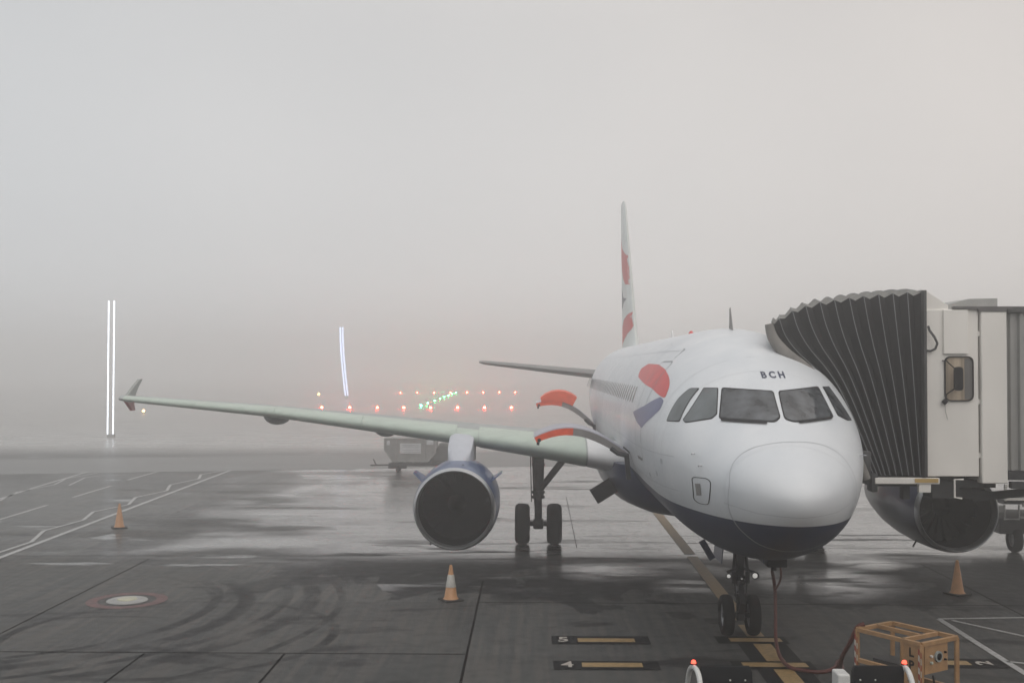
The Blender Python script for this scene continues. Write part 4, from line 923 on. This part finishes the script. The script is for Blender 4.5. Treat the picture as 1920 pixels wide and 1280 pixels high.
# ------------------------------------------------------------------ two small tugs at the bottom edge
M_tw = mat('tug_white', (.62, .62, .60), .4, var=.1, scale=4); M_vin = mat('black_vinyl', (.005, .006, .008), .6, var=.4, spec=.2, scale=6, bump=.1)
def tug(x, y, s_, label):
    t = thing('baggage_tug', label, 'baggage tug', (x, y, 0), 'small tugs parked at the bottom edge')
    def Q(a, b, c): return (x + s_ * a, y + b, c)
    p = MB(); p.box(Q(0, -.9, .48), (1.0, 2.0, .42), bev=.05); p.box(Q(0, -1.6, .78), (.9, .6, .2), bev=.05); build('body', p, M_tw, t, True)
    p = MB(); p.loft([[Q(-.30, -.04, .66), Q(.33, -.04, .66), Q(.33, .04, .66), Q(-.30, .04, .66)], [Q(-.31, .02, 1.0), Q(.34, .02, 1.0), Q(.34, .09, 1.0), Q(-.31, .09, 1.0)], [Q(-.32, .04, 1.26), Q(.33, .04, 1.26), Q(.33, .11, 1.26), Q(-.32, .11, 1.26)], [Q(-.31, .06, 1.325), Q(.30, .06, 1.325), Q(.30, .10, 1.325), Q(-.31, .10, 1.325)]])
    p.box(Q(0, -.25, .74), (.62, .5, .12), bev=.04); sb = build('seat', p, M_vin, t, True)
    for a in (-.0, .19):
        p = MB(); p.lathe([(0, .013), (-.01, .010), (-.012, .001)], Q(a + .05, .02, 1.16), 'Y', 10, False); build('button', p, M_conew, sb)
    p = MB(); p.tube(smooth([Q(-.40, .62, .5), Q(-.42, .55, .9), Q(-.41, .38, 1.19), Q(-.38, .15, 1.28), Q(-.36, -.1, 1.22), Q(-.36, -.3, .95), Q(-.37, -.36, .6)]), .034, 10); h = build('roll_bar', p, M_tw, t, True)
    p = MB(); p.lathe([(0, .042), (.012, .044), (.014, .036)], Q(-.385, .22, 1.305), 'Z', 14, True); bc = build('beacon_base', p, M_gask, h)
    p = MB(); p.lathe([(.014, .033), (.04, .030), (.055, .018), (.06, .001)], Q(-.385, .22, 1.305), 'Z', 14); build('beacon_lamp', p, mat('red_lamp', (.8, .06, .04), .3, emit=(1, .09, .05), es=2), h, True)
    for a in (-.45, .45):
        for b in (-.2, -1.55): wheel('tug_wheel', x + a, y + b, .24, .16, t)
    return t
tug(-1.53, -2.3, 1, 'white tug with black seat at the bottom edge, left of the yellow lead-in line')
tr = tug(.42, -2.25, -1, 'white tug with black seat at the bottom edge, just before the power cart')
p = MB(); p.box((-.03, -2.1, 1.08), (.16, .3, .30), bev=.02); tr['_o'] = (.42, -2.25, 0); build('fuse_box', p, M_tw, tr)

# ------------------------------------------------------------------ lights out in the fog, and reflected lights added as tubes
def lampmat(name, col, es): return mat(name, tuple(min(1, c) for c in col), .3, var=.01, emit=col, es=es)
LR, LG, LY = lampmat('red_light', (1, .035, .02), 150), lampmat('green_light', (.03, 1, .22), 110), lampmat('amber_light', (1, .6, .2), 8)
LR2 = lampmat('far_red_light', (1, .05, .03), 190)
ordn = ['first', 'second', 'third', 'fourth', 'fifth', 'sixth', 'seventh', 'eighth', 'ninth']
def glight(x, y, m, label, group, r=.09, h=.26):
    t = thing('ground_lamp', label, 'ground lamp', (x, y, 0), group)
    b = MB(); b.lathe([(0, .16), (.04, .15), (.08, .09), (h - r * .5, .07)], (x, y, 0), 'Z', 12, True); build('base', b, M_steel, t)
    b = MB(); b.lathe([(h - r, .3 * r), (h - r * .7, r * .75), (h, r), (h + r * .7, r * .75), (h + r, .001)], (x, y, 0), 'Z', 12); build('lens', b, m, t, True)
for i, (x, y) in enumerate([(-29.2, 118.5), (-25.85, 118.7), (-22.55, 118.9), (-19.35, 119.1), (-16.1, 119.3), (-12.85, 119.5), (-9.6, 119.7), (-6.35, 119.9)]): glight(x, y, LR, f'red ground lamp, {ordn[i]} from the left in the nearer row across the fog', 'nearer row of red ground lamps', .15)
for i in range(8): glight(-28.9 + i * 3.13, 198 + i * .9, LR2, f'faint red ground lamp, {ordn[i]} from the left in the farther row', 'farther row of red ground lamps', .13)
for i, y in enumerate((125.8, 135.9, 147.6, 158.3, 168, 178, 188.4, 200)): glight(-17.9 - (y - 125.8) * .007, y, LG, f'green ground lamp, {ordn[i]} from the near end of the slanting green row', 'slanting row of green ground lamps', .12)
glight(-46.5, 106, LY, 'single amber ground lamp glowing below the wing tip', None, .16, .3)
glight(-41.2, 180, LY, 'faint amber ground lamp beside the red rows', None, .25, .4)
M_refl = lampmat('white_reflection', (.86, .93, 1), 1.3)
def reflection(x, y, h, z0, label, bend=0, r=.055, m=None):  # glowing tubes added where lights are reflected in the window glass
    t = thing('window_reflection', label, 'added window reflection', (x, y, 0), 'glowing tubes added for lights reflected in the window')
    b = MB(); b.box((x, y, z0 / 2), (.5, .3, z0)); build('base', b, M_bgrey, t)  # made-up foot under the tubes
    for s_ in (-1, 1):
        b = MB(); b.tube([(x + s_ * .20 + bend * (1 - k / 6) * 0 - bend * math.sin(k / 6 * 1.5), y - .2, z0 + (h - z0) * k / 6) for k in range(7)], r, 8); build('reflection_tube', b, m or M_refl, t, True)
reflection(-34.4, 64.3, 9.9, .25, 'tall pair of white glowing tubes added for lights reflected in the window, left of the wing tip')
reflection(-33.8, 165, 11.6, .5, 'bluish curved reflection in the window glass, added as glowing tubes above the wing', .9, .13, lampmat('blue_reflection', (.62, .74, 1), 1.7))

# ------------------------------------------------------------------ terminal the picture is taken from
tm = thing('terminal_building', 'long grey terminal frontage with glazed bands facing the apron', 'building', (0, -18, 0))
p = MB(); p.box((20, -24, 3.6), (150, 12, 7.2)); build('wall', p, M_bgrey, tm)
for z0, z1 in ((.4, 2.7), (3.9, 6.6)):
    p = MB(); p.box((20, -17.98, (z0 + z1) / 2), (148, .06, z1 - z0)); wn = build('window', p, mat('terminal_glass', (.05, .06, .065), .06, spec=.8), tm)
    p = MB()
    for i in range(50): p.box((-53 + i * 3, -17.92, (z0 + z1) / 2), (.12, .08, z1 - z0))
    build('mullions', p, M_steel, wn)
# ------------------------------------------------------------------ haze
hz = MB(); hz.box((0, 165, 6.1), (860, 520, 14.2)); hm = bpy.data.materials.new('haze'); hm.use_nodes = True
nn = hm.node_tree.nodes; nn.remove(nn['Principled BSDF']); pv = nn.new('ShaderNodeVolumePrincipled')
pv.inputs['Color'].default_value = (.985, .977, .968, 1); pv.inputs['Density'].default_value = .0084; pv.inputs['Anisotropy'].default_value = .82
hm.node_tree.links.new(pv.outputs[0], nn['Material Output'].inputs['Volume'])
tag(build('haze', hz, hm), kind='stuff')
